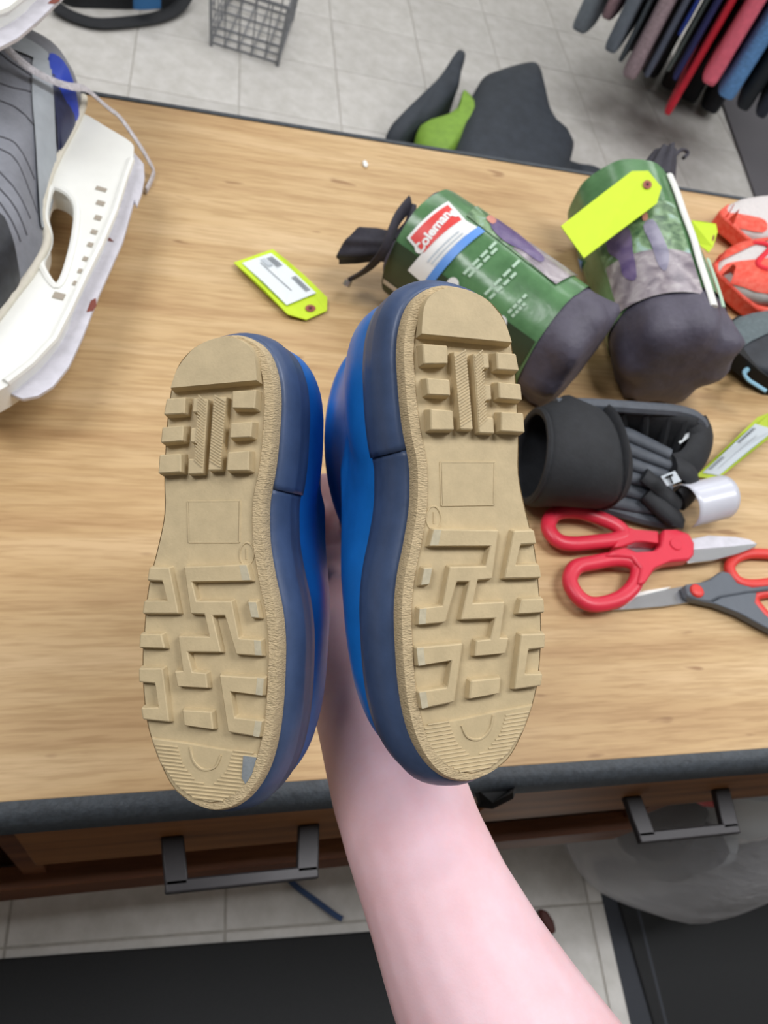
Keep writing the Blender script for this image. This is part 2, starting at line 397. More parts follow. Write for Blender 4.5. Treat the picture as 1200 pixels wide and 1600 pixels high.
# ------------------------------------------------------------------ the pair of rubber boots (sole towards +Z, heel towards +Y, millimetres)
OUT = [(-5.0, 92.0), (6.4, 89.9), (13.9, 84.8), (18.3, 77.6), (20.4, 65.5), (21.1, 50.9), (21.2, 36.3), (20.5, 21.6), (22.4, 9.4), (24.6, -0.6), (26.3, -10.5), (27.0, -22.8), (27.3, -35.2), (26.5, -47.4), (24.6, -59.6), (21.5, -69.1), (17.0, -78.4), (11.4, -86.3), (3.4, -90.8), (-5.7, -92.3), (-14.5, -89.4), (-20.4, -83.4), (-25.0, -74.6), (-27.7, -63.6), (-28.9, -51.7), (-29.2, -37.6), (-28.9, -25.9), (-27.2, -14.3), (-24.2, -2.7), (-21.7, 8.9), (-20.8, 18.3), (-20.8, 27.7), (-22.4, 37.1), (-23.4, 46.5), (-23.9, 58.3), (-23.9, 67.6), (-22.5, 77.0), (-19.0, 85.2), (-13.1, 90.1)]
HEEL = [(-18.7, 72.5), (-18.1, 78.1), (-17.1, 83.3), (-14.5, 87.4), (-10.1, 90.0), (-5.2, 91.0), (1.1, 90.2), (8.3, 86.9), (13.0, 82.0), (16.1, 77.1), (18.4, 69.6)]
HL = [[(-18.4, 70.3), (-7.4, 69.6), (-7.6, 61.8), (-18.1, 61.6)], [(-17.4, 58.0), (-7.2, 57.2), (-7.1, 50.1), (-17.0, 50.6)], [(-16.4, 46.8), (-6.5, 45.9), (-6.3, 37.5), (-16.6, 37.7)],
      [(10.3, 67.5), (19.4, 66.8), (20.6, 59.1), (10.5, 59.7)], [(10.6, 56.4), (20.8, 55.5), (21.3, 48.1), (10.8, 49.0)], [(11.3, 45.3), (21.5, 44.7), (21.8, 36.0), (10.9, 36.8)]]
HC = [[(-6.0, 67.4), (-0.1, 67.4), (1.3, 37.7), (-4.6, 38.0)], [(1.7, 66.7), (8.6, 67.1), (8.9, 60.6), (6.0, 60.3), (6.0, 55.5), (9.0, 55.3), (9.2, 48.8), (6.4, 48.5), (6.5, 43.4), (9.6, 43.1), (9.8, 36.2), (2.7, 36.6)]]
RECT = [(-11.0, 26.9), (10.6, 26.2), (9.5, 10.2), (-11.3, 10.8)]
FL = [[(10.7, 1.3), (-16.3, 3.1), (-18.7, -4.4), (5.3, -5.7), (3.5, -11.7), (-10.7, -11.1), (-14.2, -25.3), (-23.2, -25.5), (-24.0, -32.9), (-12.2, -32.8), (-7.1, -18.2), (-3.6, -18.4), (-7.6, -32.3), (6.0, -32.9), (4.1, -39.1), (-1.6, -39.2), (-2.7, -46.3), (11.1, -46.4), (13.0, -39.4), (9.5, -39.0), (12.0, -25.7), (-0.7, -25.2), (1.2, -18.1), (7.0, -18.1)],
      [(24.9, 0.6), (15.4, 0.9), (10.4, -18.3), (27.2, -19.0), (26.6, -12.7), (17.1, -12.2), (19.0, -6.0), (25.8, -5.9)],
      [(-15.6, -11.0), (-20.7, -10.8), (-22.7, -18.7), (-17.7, -18.5)],
      [(27.8, -25.7), (17.5, -25.2), (15.4, -32.0), (27.9, -32.3)],
      [(27.8, -39.0), (16.5, -38.3), (12.6, -60.3), (25.0, -60.0), (26.3, -54.3), (18.9, -53.6), (20.5, -45.8), (27.3, -45.7)],
      [(-5.4, -39.7), (-25.2, -39.6), (-24.7, -47.9), (-11.9, -47.1), (-13.7, -55.4), (-25.0, -55.9), (-24.0, -63.6), (-10.0, -62.4)],
      [(9.1, -53.9), (-4.4, -53.8), (-5.6, -62.0), (8.0, -61.1)]]
TOE = [(22.4, -66.4), (7.7, -67.2), (-8.1, -68.6), (-23.0, -69.6), (-22.0, -75.1), (-19.0, -80.8), (-14.6, -85.4), (-9.6, -88.6), (-3.6, -90.2), (3.5, -89.0), (11.2, -84.6), (18.0, -76.2)]
TIN = [(10.5, -67.4), (7.4, -76.0), (1.5, -82.0), (-4.0, -83.0), (-9.3, -77.4), (-12.0, -69.0)]
def boot(label, mirror, pose, lean, fox=1.0):
    px, py, dep, a, b, c = pose
    o = thing('rubber_boot', label, 'boot', world=False, group='pair of blue rubber boots held up')
    pos = Vector(((px - 600) / F * dep, -(py - 800) / F * dep, -dep))
    Rm = Matrix.Rotation(R_(a), 4, 'Y') @ Matrix.Rotation(R_(b), 4, 'X') @ Matrix.Rotation(R_(c), 4, 'Z')
    o.matrix_world = CM @ Matrix.Translation(pos) @ Rm
    k = -0.001 if mirror else 0.001
    def m2(p): return Vector((p[0] * k, p[1] * 0.001))
    def dirs(p):
        return [m2(q) for q in (reversed(p) if mirror else p)]
    out = [p.xy for p in spl([Vector((p[0], p[1], 0)) for p in dirs(OUT)], 4)]
    n = len(out)
    def ring(d, z): return [Vector((p.x, p.y, z)) for p in inset(out, d)]
    sgn = -1 if mirror else 1
    inner = [0.42 + 0.58 * max(0.0, min(1.0, 0.5 - 0.5 * p.x * sgn / 0.016)) * (1 - 0.26 * max(0.0, min(1.0, (p.y - 0.02) / 0.05))) for p in out]      # the inner side wall is the fuller one
    def ringf(d, z): return [Vector((p.x + (q.x - p.x) * k_, p.y + (q.y - p.y) * k_, z)) for p, q, k_ in zip(out, inset(out, d), inner)]
    # outsole
    MB().loft([ring(0.0005, -0.006), ring(0, -0.001), ring(0.0006, 0.0)], False, True).build('outsole', 'sole', o, smooth=30)
    in01 = [max(0.0, min(1.0, 0.35 - 0.65 * p.x * sgn / 0.014)) for p in out]
    def ringw(d, z): return [Vector((p.x + (q.x - p.x) * k_, p.y + (q.y - p.y) * k_, z if z < 0 else -0.0004 + (z + 0.0004) * k_)) for p, q, k_ in zip(out, inset(out, d), in01)]
    MB().loft([ringw(-0.0012, -0.006), ringw(-0.0008, -0.0005), ringw(0.0004, 0.0012), ringw(0.0040, 0.0012), ringw(0.0046, 0.0)], False, False).build('welt', 'welt', o, smooth=50)
    def lug(name, poly, h, dr=0.0007, m='sole', bev=0.0004):
        P = dirs(poly); mb = MB(); nn = len(P)
        area = sum(P[i].x * P[(i + 1) % nn].y - P[(i + 1) % nn].x * P[i].y for i in range(nn))
        if area < 0: P.reverse()
        # mitred inset
        top = []
        for i in range(nn):
            e1 = (P[i] - P[i - 1]).normalized(); e2 = (P[(i + 1) % nn] - P[i]).normalized()
            n1 = Vector((-e1.y, e1.x)); n2 = Vector((-e2.y, e2.x)); bi = n1 + n2
            top.append(P[i] + bi * (dr / max(0.35, 1 + n1.dot(n2))))
        mb.prism(P, 0, h); o_ = len(P)
        for i, t in enumerate(top): mb.v[o_ + i].x, mb.v[o_ + i].y = t.x, t.y
        for v in mb.v: v.z = -0.0006 if v.z == 0 else v.z
        return mb.build(name, m, o, smooth=0, bevel=bev, seg=1)
    MB_H = 0.0054
    hp = [p.xy for p in spl([Vector((*p, 0)) for p in HEEL], 4, closed=False)]
    lug('heel_plate', [tuple(p) for p in hp], MB_H, 0.0008)
    for p in HL: lug('heel_lug', p, MB_H, 0.0007)
    for p in HC:
        ob = lug('heel_bar', p, 0.0044, 0.0005)
        # fine diagonal ridges on the bar
        rd = MB(); xs = [q[0] for q in p]; xa, xb = (min(xs), max(xs)) if len(p) == 4 else (2.6, 6.4)
        y = 39.5
        while y < 65.5:
            f_ = (67 - y) / 30 * 1.3
            xl = (-5.4 + f_) if len(p) == 4 else (2.6 + f_ * 0.6); xr = xl + (4.6 if len(p) == 4 else 3.2)
            q = [Vector((xl * k, y * .001, .0043)), Vector((xr * k, (y + 2.6) * .001, .0043)), Vector((xr * k, (y + 3.1) * .001, .0043)), Vector((xl * k, (y + .5) * .001, .0043))]
            rd.add(q + [v + Vector((0, 0, .0005)) for v in q], [(4, 5, 6, 7), (0, 1, 5, 4), (1, 2, 6, 5), (2, 3, 7, 6), (3, 0, 4, 7)])
            y += 1.15
        rd.build('ridges', 'sole', ob, smooth=0)
    for p in FL: lug('tread_lug', p, 0.0033, 0.0008)
    for p in ([(-15.6, 2.2), (-12.8, 2.0), (-14.2, -3.6), (-17.4, -3.5)], [(-22.4, -26.4), (-19.8, -26.3), (-20.4, -31.9), (-23.0, -31.9)], [(-24.2, -40.5), (-21.6, -40.5), (-21.2, -46.8), (-23.8, -47.0)], [(-24.0, -56.8), (-21.4, -56.7), (-20.8, -62.4), (-23.2, -62.7)], [(-17.0, -12.0), (-20.0, -11.9), (-21.4, -17.6), (-18.4, -17.5)]):
        MB().prism(dirs(p), 0.0031, 0.00336).build('worn_patch', 'worn', o, smooth=0)
    if mirror: MB().prism(dirs([(-16.5, -70.6), (-21.8, -70.9), (-20.2, -77.3), (-17.8, -81.2), (-16.2, -79)]), 0.0009, 0.00152).build('toe_scuff', 'toe_scuff', o, smooth=0)
    # frame moulded on the waist and the size mark
    fr = MB()
    for i in range(4):
        a_, b_ = m2(RECT[i]), m2(RECT[(i + 1) % 4]); fr.tube([(a_.x, a_.y, 0.0), (b_.x, b_.y, 0.0)], 0.00045, 6)
    fr.build('moulded_frame', 'sole', o)
    pl = [p for p in dirs([(x * .96, y * .97 + .5) for x, y in RECT])]
    MB().prism(pl, -0.0003, 0.00035).build('moulded_plate', 'sole', o, smooth=0)
    MB().tube([((-14.5 + 2.9 * math.cos(t)) * k, (6.3 + 4.4 * math.sin(t)) * .001, 0) for t in [2 * math.pi * i / 20 for i in range(20)]], 0.0004, 6, closed=True).tube([(-14.5 * k, .0043, 0), (-14.3 * k, .0085, 0)], 0.0004, 6).build('size_mark', 'sole', o)
    # toe plate with ribs
    tp = lug('toe_plate', TOE, 0.0010, 0.0006, bev=0.0003)
    rb = MB(); y = -69.5
    tin = [Vector((x, y_)) for x, y_ in TIN]; toe = [Vector((x, y_)) for x, y_ in TOE]
    def span(poly, y_):
        xs = []
        for i in range(len(poly)):
            a_, b_ = poly[i], poly[(i + 1) % len(poly)]
            if (a_.y - y_) * (b_.y - y_) < 0: xs.append(a_.x + (b_.x - a_.x) * (y_ - a_.y) / (b_.y - a_.y))
        return (min(xs), max(xs)) if len(xs) > 1 else None
    while y > -88.5:
        o_, i_ = span(toe, y), span(tin, y)
        segs = []
        if o_:
            segs = [(o_[0] + 1, o_[1] - 1)] if not i_ else [(o_[0] + 1, i_[0] - .6), (i_[1] + .6, o_[1] - 1)]
        for xa, xb in segs:
            if xb - xa > 1.5: rb.tube([(xa * k, y * .001, .0010), (xb * k, (y + .25) * .001, .0010)], 0.00042, 5)
        y -= 1.45
    rb.build('ribs', 'sole', tp)
    arc = [Vector((p[0] * k, p[1] * .001, .0011)) for p in [(5.3, -68.9), (3.5, -74.3), (-0.6, -77.2), (-5.3, -75.8), (-7.4, -71.2)]]
    MB().tube(spl(arc, 5, False), 0.0005, 6).build('arc_mark', 'sole', tp)
    # navy foxing: front wrap and thicker heel counter
    prof = [(0.0, -0.0045), (-0.0026, -0.0055), (-0.0056, -0.009), (-0.0078, -0.0145), (-0.0082, -0.0165), (-0.0072, -0.0180), (-0.0082, -0.023), (-0.0084, -0.028), (-0.0070, -0.0300), (-0.0030, -0.0305)]
    def sect(name, cond, extra):
        idx = [i for i in range(n) if cond(out[i])]
        # keep the run contiguous
        s = next(i for i in range(n) if cond(out[i]) and not cond(out[i - 1])); run = [(s + i) % n for i in range(len(idx))]
        R = [[ringf(d * fox - extra, z)[i] for i in run] for d, z in prof]
        MB().loft(R, False, False, closed=False).build(name, 'foxing', o, smooth=40, solid=0.0006)
    sect('front_foxing', lambda p: p.y < 0.034, 0.0)
    sect('heel_foxing', lambda p: p.y > 0.031, 0.0008)
    # blue upper and shaft
    H = 0.142
    lv = []
    def fill(p):       # the upper is fuller at the waist than the sole
        w = max(0.0, 1 - ((p.y - 0.022) / 0.045) ** 2)
        return Vector((math.copysign(max(abs(p.x), abs(p.x) * (1 - w) + 0.0265 * w), p.x), p.y))
    b_in = [fill(p.xy) for p in ringf(-0.0015, 0)]; b_out = [fill(p.xy) for p in ringf(-0.0105, 0)]
    def shape(h):
        t = max(0.0, min(1.0, (h - 0.055) / (0.115 - 0.055))); s = t * t * (3 - 2 * t)
        hh = min(1.0, max(0.0, (h - 0.018) / 0.058))
        front = -0.0935 + 0.068 * (1 - (1 - hh ** 2.6) ** (1 / 2.2))
        if h > 0.076: front = -0.0255 + min(1, (h - 0.076) / 0.05) * 0.011
        back = 0.0935 + max(0, (h - .05)) * 0.05
        yc, ys = (front + back) / 2, (back - front) / 2
        lx = lean * (h / H) ** 1.8
        pts = []
        tb = max(0.0, min(1.0, (h - 0.026) / 0.024)); tb = tb * (2 - tb)
        for p in [a0.lerp(a1, tb) for a0, a1 in zip(b_in, b_out)]:
            ang = math.atan2(p.y / 0.092, p.x / 0.027)
            y_ = yc + ys * (p.y / 0.0935)
            el = Vector((0.0262 * math.cos(ang), yc + ys * math.sin(ang)))
            nar = 1 - 0.20 * hh ** 4 * max(0, min(1, -(p.y + .01) / .06)) - (0.05 * hh ** 3)
            q = Vector((p.x * nar, y_)) * (1 - s) + el * s
            pts.append(Vector((q.x + lx * (1 if not mirror else -1), q.y, -h)))
        return pts
    hs = [0.020, 0.026, 0.032, 0.038, 0.044, 0.049, 0.055, 0.060, 0.065, 0.069, 0.072, 0.074, 0.0757, 0.078, 0.086, 0.094, 0.103, 0.12, 0.134, 0.136, 0.139, H]
    rings = []
    for h in hs:
        r_ = shape(h)
        if h > 0.135:
            c_ = sum(r_, Vector()) / n; r_ = [c_ + (q - c_) * 1.035 for q in r_]
        rings.append(r_)
    MB().loft(rings, False, False).build('upper', 'upper', o, smooth=60)
    inn = []
    for h in (H, H, 0.12, 0.09, 0.07):
        r_ = shape(h); c_ = sum(r_, Vector()) / n
        inn.append([c_ + (q - c_) * (1.035 if not inn else 0.93) for q in r_])
    MB().loft(inn, False, True).build('lining', 'lining', o, smooth=60)
    return o
B1 = boot('blue rubber boot with tan lugged sole in front of the green bag, nearer the scissors', False, (736, 833, .295, 15, 0, 2.6), 0.0)
B2 = boot('blue rubber boot with tan lugged sole, grey-blue scuff on its toe, nearer the skate', True, (329.5, 889.2, .308, -10, -2.5, -1.26), 0.021, 0.72)

# ------------------------------------------------------------------ forearm and hand behind the boots
def limb(mb, pts, n=20):
    P = [atd(a, b, d) for a, b, d, *_ in pts]; rings = []
    for i, (a, b, d, hw, ht) in enumerate(pts):
        t = (P[min(i + 1, len(P) - 1)] - P[max(i - 1, 0)]).normalized()
        v = (P[i] - CAM).normalized(); s = t.cross(v).normalized(); u = s.cross(t).normalized()
        rings.append([P[i] + s * hw * math.cos(q) + u * ht * math.sin(q) for q in [2 * math.pi * j / n for j in range(n)]])
    mb.loft(rings)
arm = MB()
limb(arm, [(1120, 2150, .30, .044, .040), (990, 1930, .305, .046, .042), (876, 1760, .315, .045, .041), (776, 1600, .325, .0405, .037), (728, 1500, .335, .0365, .033), (684, 1400, .345, .0330, .029), (648, 1310, .365, .0326, .027), (618, 1220, .386, .0330, .024), (592, 1140, .405, .0312, .020), (568, 1060, .425, .0308, .018), (552, 970, .445, .036, .017), (545, 880, .462, .039, .016), (548, 800, .480, .037, .014), (552, 750, .488, .032, .011)])
FG = [(556, 800, .474), (566, 785, .476), (574, 800, .472), (578, 820, .466)]
for k, (root, y) in enumerate(zip(FG, (.060, .041, .022, .004))):
    pts = [atd(*root)] + [B1.matrix_world @ Vector(q) for q in ((.004, y - .016, -.168), (-.006, y - .004, -.166), (-.012, y, -.148), (-.0125, y + .002, -.114))]
    p = spl(pts, 6, False); N = len(p)
    arm.tube(p, [(0.0080 if k == 0 else 0.0090) * (1 - 0.2 * i / N) * (0.72 if i == N - 1 else 1) for i in range(N)], 12)
th = spl([atd(530, 930, .43), atd(500, 890, .462)] + [B2.matrix_world @ Vector(q) for q in ((-.002, .010, -.168), (-.003, .024, -.158), (-.002, .029, -.120))], 6, False); N = len(th)
arm.tube(th, [0.0125 * (1 - 0.25 * i / N) * (0.7 if i == N - 1 else 1) for i in range(N)], 12)
ao = arm.build('person', 'skin', None, smooth=180)
rm = ao.modifiers.new('remesh', 'REMESH'); rm.mode = 'VOXEL'; rm.voxel_size = 0.0022; rm.use_smooth_shade = True
sm = ao.modifiers.new('smooth', 'SMOOTH'); sm.iterations = 8; sm.factor = 0.5
tag(ao, 'bare forearm and hand reaching in to hold up the two blue boots', 'person')

# ------------------------------------------------------------------ ice skates
def skate_meshes():
    D = {}
    ho = [(128, 176), (170, 200), (205, 222), (209, 236), (206, 250), (198, 272), (180, 330), (159, 381), (132, 435), (111, 480), (105, 499), (84, 535), (48, 574), (9, 604), (-30, 622), (-60, 622), (-75, 600), (-60, 565), (-25, 520), (0, 490), (25, 457), (45, 432), (62, 404), (73, 384), (73, 366), (66, 342), (68, 318), (78, 280), (88, 250), (107, 216), (120, 190)]
    hole = [(80, 293), (98, 296), (112, 307), (120, 325), (119, 355), (112, 392), (102, 427), (92, 446), (84, 446), (72, 430), (64, 410), (74, 386), (76, 366), (70, 340), (72, 318)]
    z = 0.865
    H2 = [p.xy for p in spl([Vector((*q, 0)) for q in P2(ho, z)], 3)]; h2 = [p.xy for p in spl([Vector((*q, 0)) for q in P2(hole, z)], 3)]
    D['holder'] = MB().prism(H2, z - 0.024, z, holes=[h2])
    # raised rim around the holder's opening and along its spine
    D['spine'] = MB().tube(P3(spl([Vector((x, y, 0)) for x, y in [(205, 250), (196, 275), (178, 332), (156, 383), (130, 436), (108, 483), (84, 530), (48, 568), (9, 598)]], 3, False) and [(205, 250), (196, 275), (178, 332), (156, 383), (130, 436), (108, 483), (84, 530), (48, 568), (9, 598)], z), 0.0035, 8)
    D['hole_rim'] = MB().tube([Vector((p.x, p.y, z - 0.001)) for p in h2], 0.0034, 8, closed=True)
    D['slots'] = []
    for x, y, w_, h_ in [(158, 296, 15, 5), (157, 318, 11, 6), (153, 341, 9, 6), (147, 363, 8, 5.5), (141, 383, 7, 5.5), (133, 405, 6, 5), (125, 424, 5, 5), (117, 443, 5, 5), (92, 463, 14, 7)]:
        c = at(x, y, z); D['slots'].append(MB().box((c.x, c.y, z), (w_ * .00062, h_ * .0010, 0.0016), -0.25))
    bl = [(196, 262), (210, 240), (225, 258), (226, 280), (222, 302), (214, 324), (210, 316), (192, 379), (156, 460), (129, 529), (108, 574), (84, 604), (60, 620), (36, 625), (12, 615), (-30, 640), (-75, 640), (-70, 600), (40, 540), (95, 480)]
    D['blade'] = MB().prism(P2(bl, 0.853), 0.8505, 0.8545)
    D['rust'] = []
    for pts in ([(142, 470), (150, 466), (151, 478), (145, 486), (135, 488)], [(166, 372), (172, 372), (178, 378), (170, 377)]):
        D['rust'].append(MB().prism(P2(pts, 0.8545), 0.8545, 0.8549))
    wl = [(130, 152), (128, 168), (116, 196), (103, 220), (86, 252), (74, 282), (66, 318), (64, 342), (72, 366), (71, 384), (60, 406), (44, 432), (24, 457), (0, 489), (-30, 525), (-62, 562)]
    D['welt'] = MB().tube(spl(P3(wl, 0.866), 3, False), 0.0042, 8)
    bo = [(127, 158), (112, 200), (82, 256), (68, 300), (62, 335), (67, 372), (58, 402), (24, 450), (-2, 484), (-35, 528), (-75, 560), (-130, 560), (-180, 520), (-205, 455), (-215, 390), (-260, 300), (-330, 190), (-390, 90), (-400, 20), (-360, -60), (-250, -60), (-120, 5), (0, 58), (60, 84), (95, 104), (118, 130)]
    b2 = [p.xy for p in spl([Vector((*q, 0)) for q in P2(bo, 0.868)], 3)]
    R = []
    for d, zz in ((0.016, 0.803), (0.006, 0.812), (0.0, 0.832), (-0.001, 0.855), (0.0, 0.872), (0.004, 0.886), (0.009, 0.896)):
        R.append([Vector((p.x, p.y, zz)) for p in inset(b2, d)])
    ctr = Vector((sum(p.x for p in R[-1]), sum(p.y for p in R[-1]))) / len(R[-1])
    last = R[-1]
    for t_, zz in ((.06, .902), (.15, .9065), (.3, .910), (.55, .912), (.85, .913)):
        R.append([Vector((p.x + (ctr.x - p.x) * t_, p.y + (ctr.y - p.y) * t_, zz)) for p in last])
    D['body'] = MB().loft(R)
    bv = bvh_of([D['body']])
    def patch(pts, zz=0.895, eps=0.0022): return drape(P2(pts, zz), bv, eps, 14, 0.85, 3)
    D['strip'] = patch([(56, 112), (78, 118), (82, 160), (80, 210), (76, 248), (64, 290), (58, 330), (54, 290), (53, 230), (52, 170)])
    D['heel_blue'] = patch([(78, 106), (92, 104), (110, 120), (118, 140), (114, 152), (96, 150), (82, 138)])
    D['heel_navy'] = patch([(82, 134), (98, 150), (114, 150), (106, 172), (96, 196), (86, 214), (84, 180)])
    D['toe_black'] = patch([(0, 352), (16, 372), (22, 398), (22, 416), (4, 440), (-18, 464), (-56, 508), (-110, 545), (-170, 500), (-180, 440), (-120, 400), (-50, 370)])
    D['collar'] = patch([(0, 64), (40, 82), (76, 104), (70, 120), (40, 112), (0, 96), (-60, 60), (-120, 30), (-60, 40)])
    D['lines'] = []
    for pts in ([(0, 142), (25, 148), (52, 150)], [(0, 168), (26, 176), (52, 190)], [(0, 222), (24, 226), (50, 250)], [(0, 240), (26, 250), (52, 290)], [(0, 276), (24, 296), (44, 320)], [(0, 300), (22, 320), (38, 342)], [(0, 320), (16, 338), (28, 354)], [(0, 92), (20, 108), (52, 128)]):
        q = []
        for p in spl([Vector((*r_, 0)) for r_ in P2(pts, 0.905)], 5, False):
            h = bv.ray_cast(Vector((p.x, p.y, 3)), Vector((0, 0, -1)))
            q.append(Vector((p.x, p.y, (h[0].z if h[0] else 0.9))))
        D['lines'].append(MB().tube(q, 0.0009, 6))
    return D
SK = skate_meshes()
def skate(label):
    t = thing('ice_skate', label, 'ice skate', (-0.12, 0.62, ZT), group='pair of ice skates')
    SK['body'].build('boot', 'skate_grey', t, smooth=60)
    SK['toe_black'].build('toe_cap', 'skate_black', t, smooth=60)
    SK['strip'].build('side_strip', 'skate_light', t, smooth=60)
    SK['collar'].build('collar', 'skate_light', t, smooth=60)
    SK['heel_blue'].build('heel_patch', 'skate_blue', t, smooth=60)
    SK['heel_navy'].build('heel_patch', 'skate_navy', t, smooth=60)
    for l in SK['lines']: l.build('seam', 'stitch', t)
    SK['welt'].build('sole_edge', 'cream', t, smooth=60)
    h = SK['holder'].build('blade_holder', 'white_plastic', t, bevel=0.004, seg=3)
    sub('rim', SK['hole_rim'], 'white_plastic', h); sub('spine', SK['spine'], 'white_plastic', h)
    for s_ in SK['slots']: sub('slot', s_, 'slot', h, smooth=0)
    b = SK['blade'].build('blade', 'steel', t, bevel=0.0008)
    for r_ in SK['rust']: sub('rust_spot', r_, 'rust', b, smooth=0)
    return t
skate('grey ice skate lying on its side, white blade holder with rust on the blade')
s2 = skate('second ice skate resting on top of the grey one, only its white holder showing')
# second skate: turned and laid over the shaft of the first
pv = at(-20, 590, 0.865); tg = at(-108, 34, 0.985)
s2.matrix_world = Matrix.Translation(tg) @ Matrix.Rotation(R_(-8), 4, 'Z') @ Matrix.Translation(-pv) @ Matrix.Translation((-0.12, 0.62, ZT))
lc = thing('skate_lace', 'grey flat lace trailing from the skate over the worktop', 'lace', (0, 0.8, ZT))
lp = [(-60, 20, .928), (0, 66, .926), (28, 92, .924), (52, 110, .921), (82, 126, .916), (110, 135, .908), (132, 138, .892), (150, 152, .876), (168, 168, .860), (186, 182, .850), (204, 206, .842), (220, 230, .832), (234, 254, .818), (240, 268, .809), (236, 282, .8055), (228, 298, .8055)]
MB().tube(spl([at(*p) for p in lp], 4, False), 0.0042, 8, flat=0.35).build('lace_cord', 'lace', lc)

# ------------------------------------------------------------------ hang tags
def hang_tag(label, A, B, Cc, Dd, zs, bend=0.003, face=True, m='tag', sticker='sticker', group='fluorescent hang tags'):
    """A,B: square end corners; Cc,Dd: hole end corners (pixels), zs: their heights"""
    q = [at(*p, z) for p, z in zip((A, B, Cc, Dd), zs)]
    def mp(u, v, h=0.0):
        p = (q[0] * (1 - u) + q[2] * u) * (1 - v) + (q[1] * (1 - u) + q[3] * u) * v
        return Vector((p.x, p.y, p.z + h + bend * math.sin(u * math.pi)))
    t = thing('hang_tag', label, 'tag', (q[0] + q[3]) / 2, group)
    ol = [(0, 0), (.25, 0), (.5, 0), (.86, 0), (1, .24), (1, .76), (.86, 1), (.5, 1), (.25, 1), (0, 1)]
    MB().prism(ol, 0, 1, fn=lambda u, v, z: mp(u, v, z * 0.0008)).build('card', m, t, smooth=0)
    MB().grid(lambda a, b: mp(.90 + .045 * math.cos(a * 2 * math.pi) * (0.35 + .65 * b), .5 + .11 * math.sin(a * 2 * math.pi) * (0.35 + .65 * b), .0011), 20, 2, True).build('hole_ring', 'ring_red', t, smooth=0)
    MB().prism([(.90 + .017 * math.cos(a), .5 + .042 * math.sin(a)) for a in [2 * math.pi * i / 12 for i in range(12)]], .0008, .0012, fn=lambda u, v, z: mp(u, v, z)).build('eyelet', 'hole_dark', t, smooth=0)
    if face:
        s_ = MB().prism([(.05, .13), (.40, .13), (.76, .13), (.76, .87), (.40, .87), (.05, .87)], .0006, .0011, fn=lambda u, v, z: mp(u, v, z)).build('sticker', sticker, t, smooth=0)
        pr = MB(); u = .52
        def bar(u0, u1, v0, v1): pr.prism([(u0, v0), (u1, v0), (u1, v1), (u0, v1)], .0011, .0013, fn=lambda a, b, z: mp(a, b, z))
        for k in range(14): bar(.47 + k * .017, .479 + k * .017, .70, .82)
        bar(.13, .62, .46, .475)
        for k in range(3): bar(.10, .27, .68 + k * .05, .705 + k * .05)
        sub('print', pr, 'print_grey', s_, smooth=0)
        if sticker == 'sticker':
            p2 = MB(); p2.prism([(.09, .52), (.22, .52), (.22, .64), (.09, .64)], .0011, .0013, fn=lambda a, b, z: mp(a, b, z)); sub('code_block', p2, 'print_pale', s_, smooth=0)
    return t
hang_tag('lime yellow hang tag with a white sticker lying alone on the worktop', (365, 411), (426, 390), (463, 507), (525, 480), (.806, .803, .804, .803))
hang_tag('blank lime yellow hang tag lying across the upright green bag', (912, 404), (876, 354), (1043, 306), (1003, 256), (.905, .912, .932, .930), 0.001, False)
hang_tag('olive lime hang tag with grey sticker past the black ribbed sleeve', (1120, 750), (1086, 745), (1240, 655), (1196, 640), (.803, .806, .815, .822), 0.004, True, 'tag2', 'print_pale')
hang_tag('small lime tag corner showing against the red running shoe', (1080, 345), (1085, 380), (1124, 352), (1110, 398), (.862, .858, .872, .868), 0.001, False)

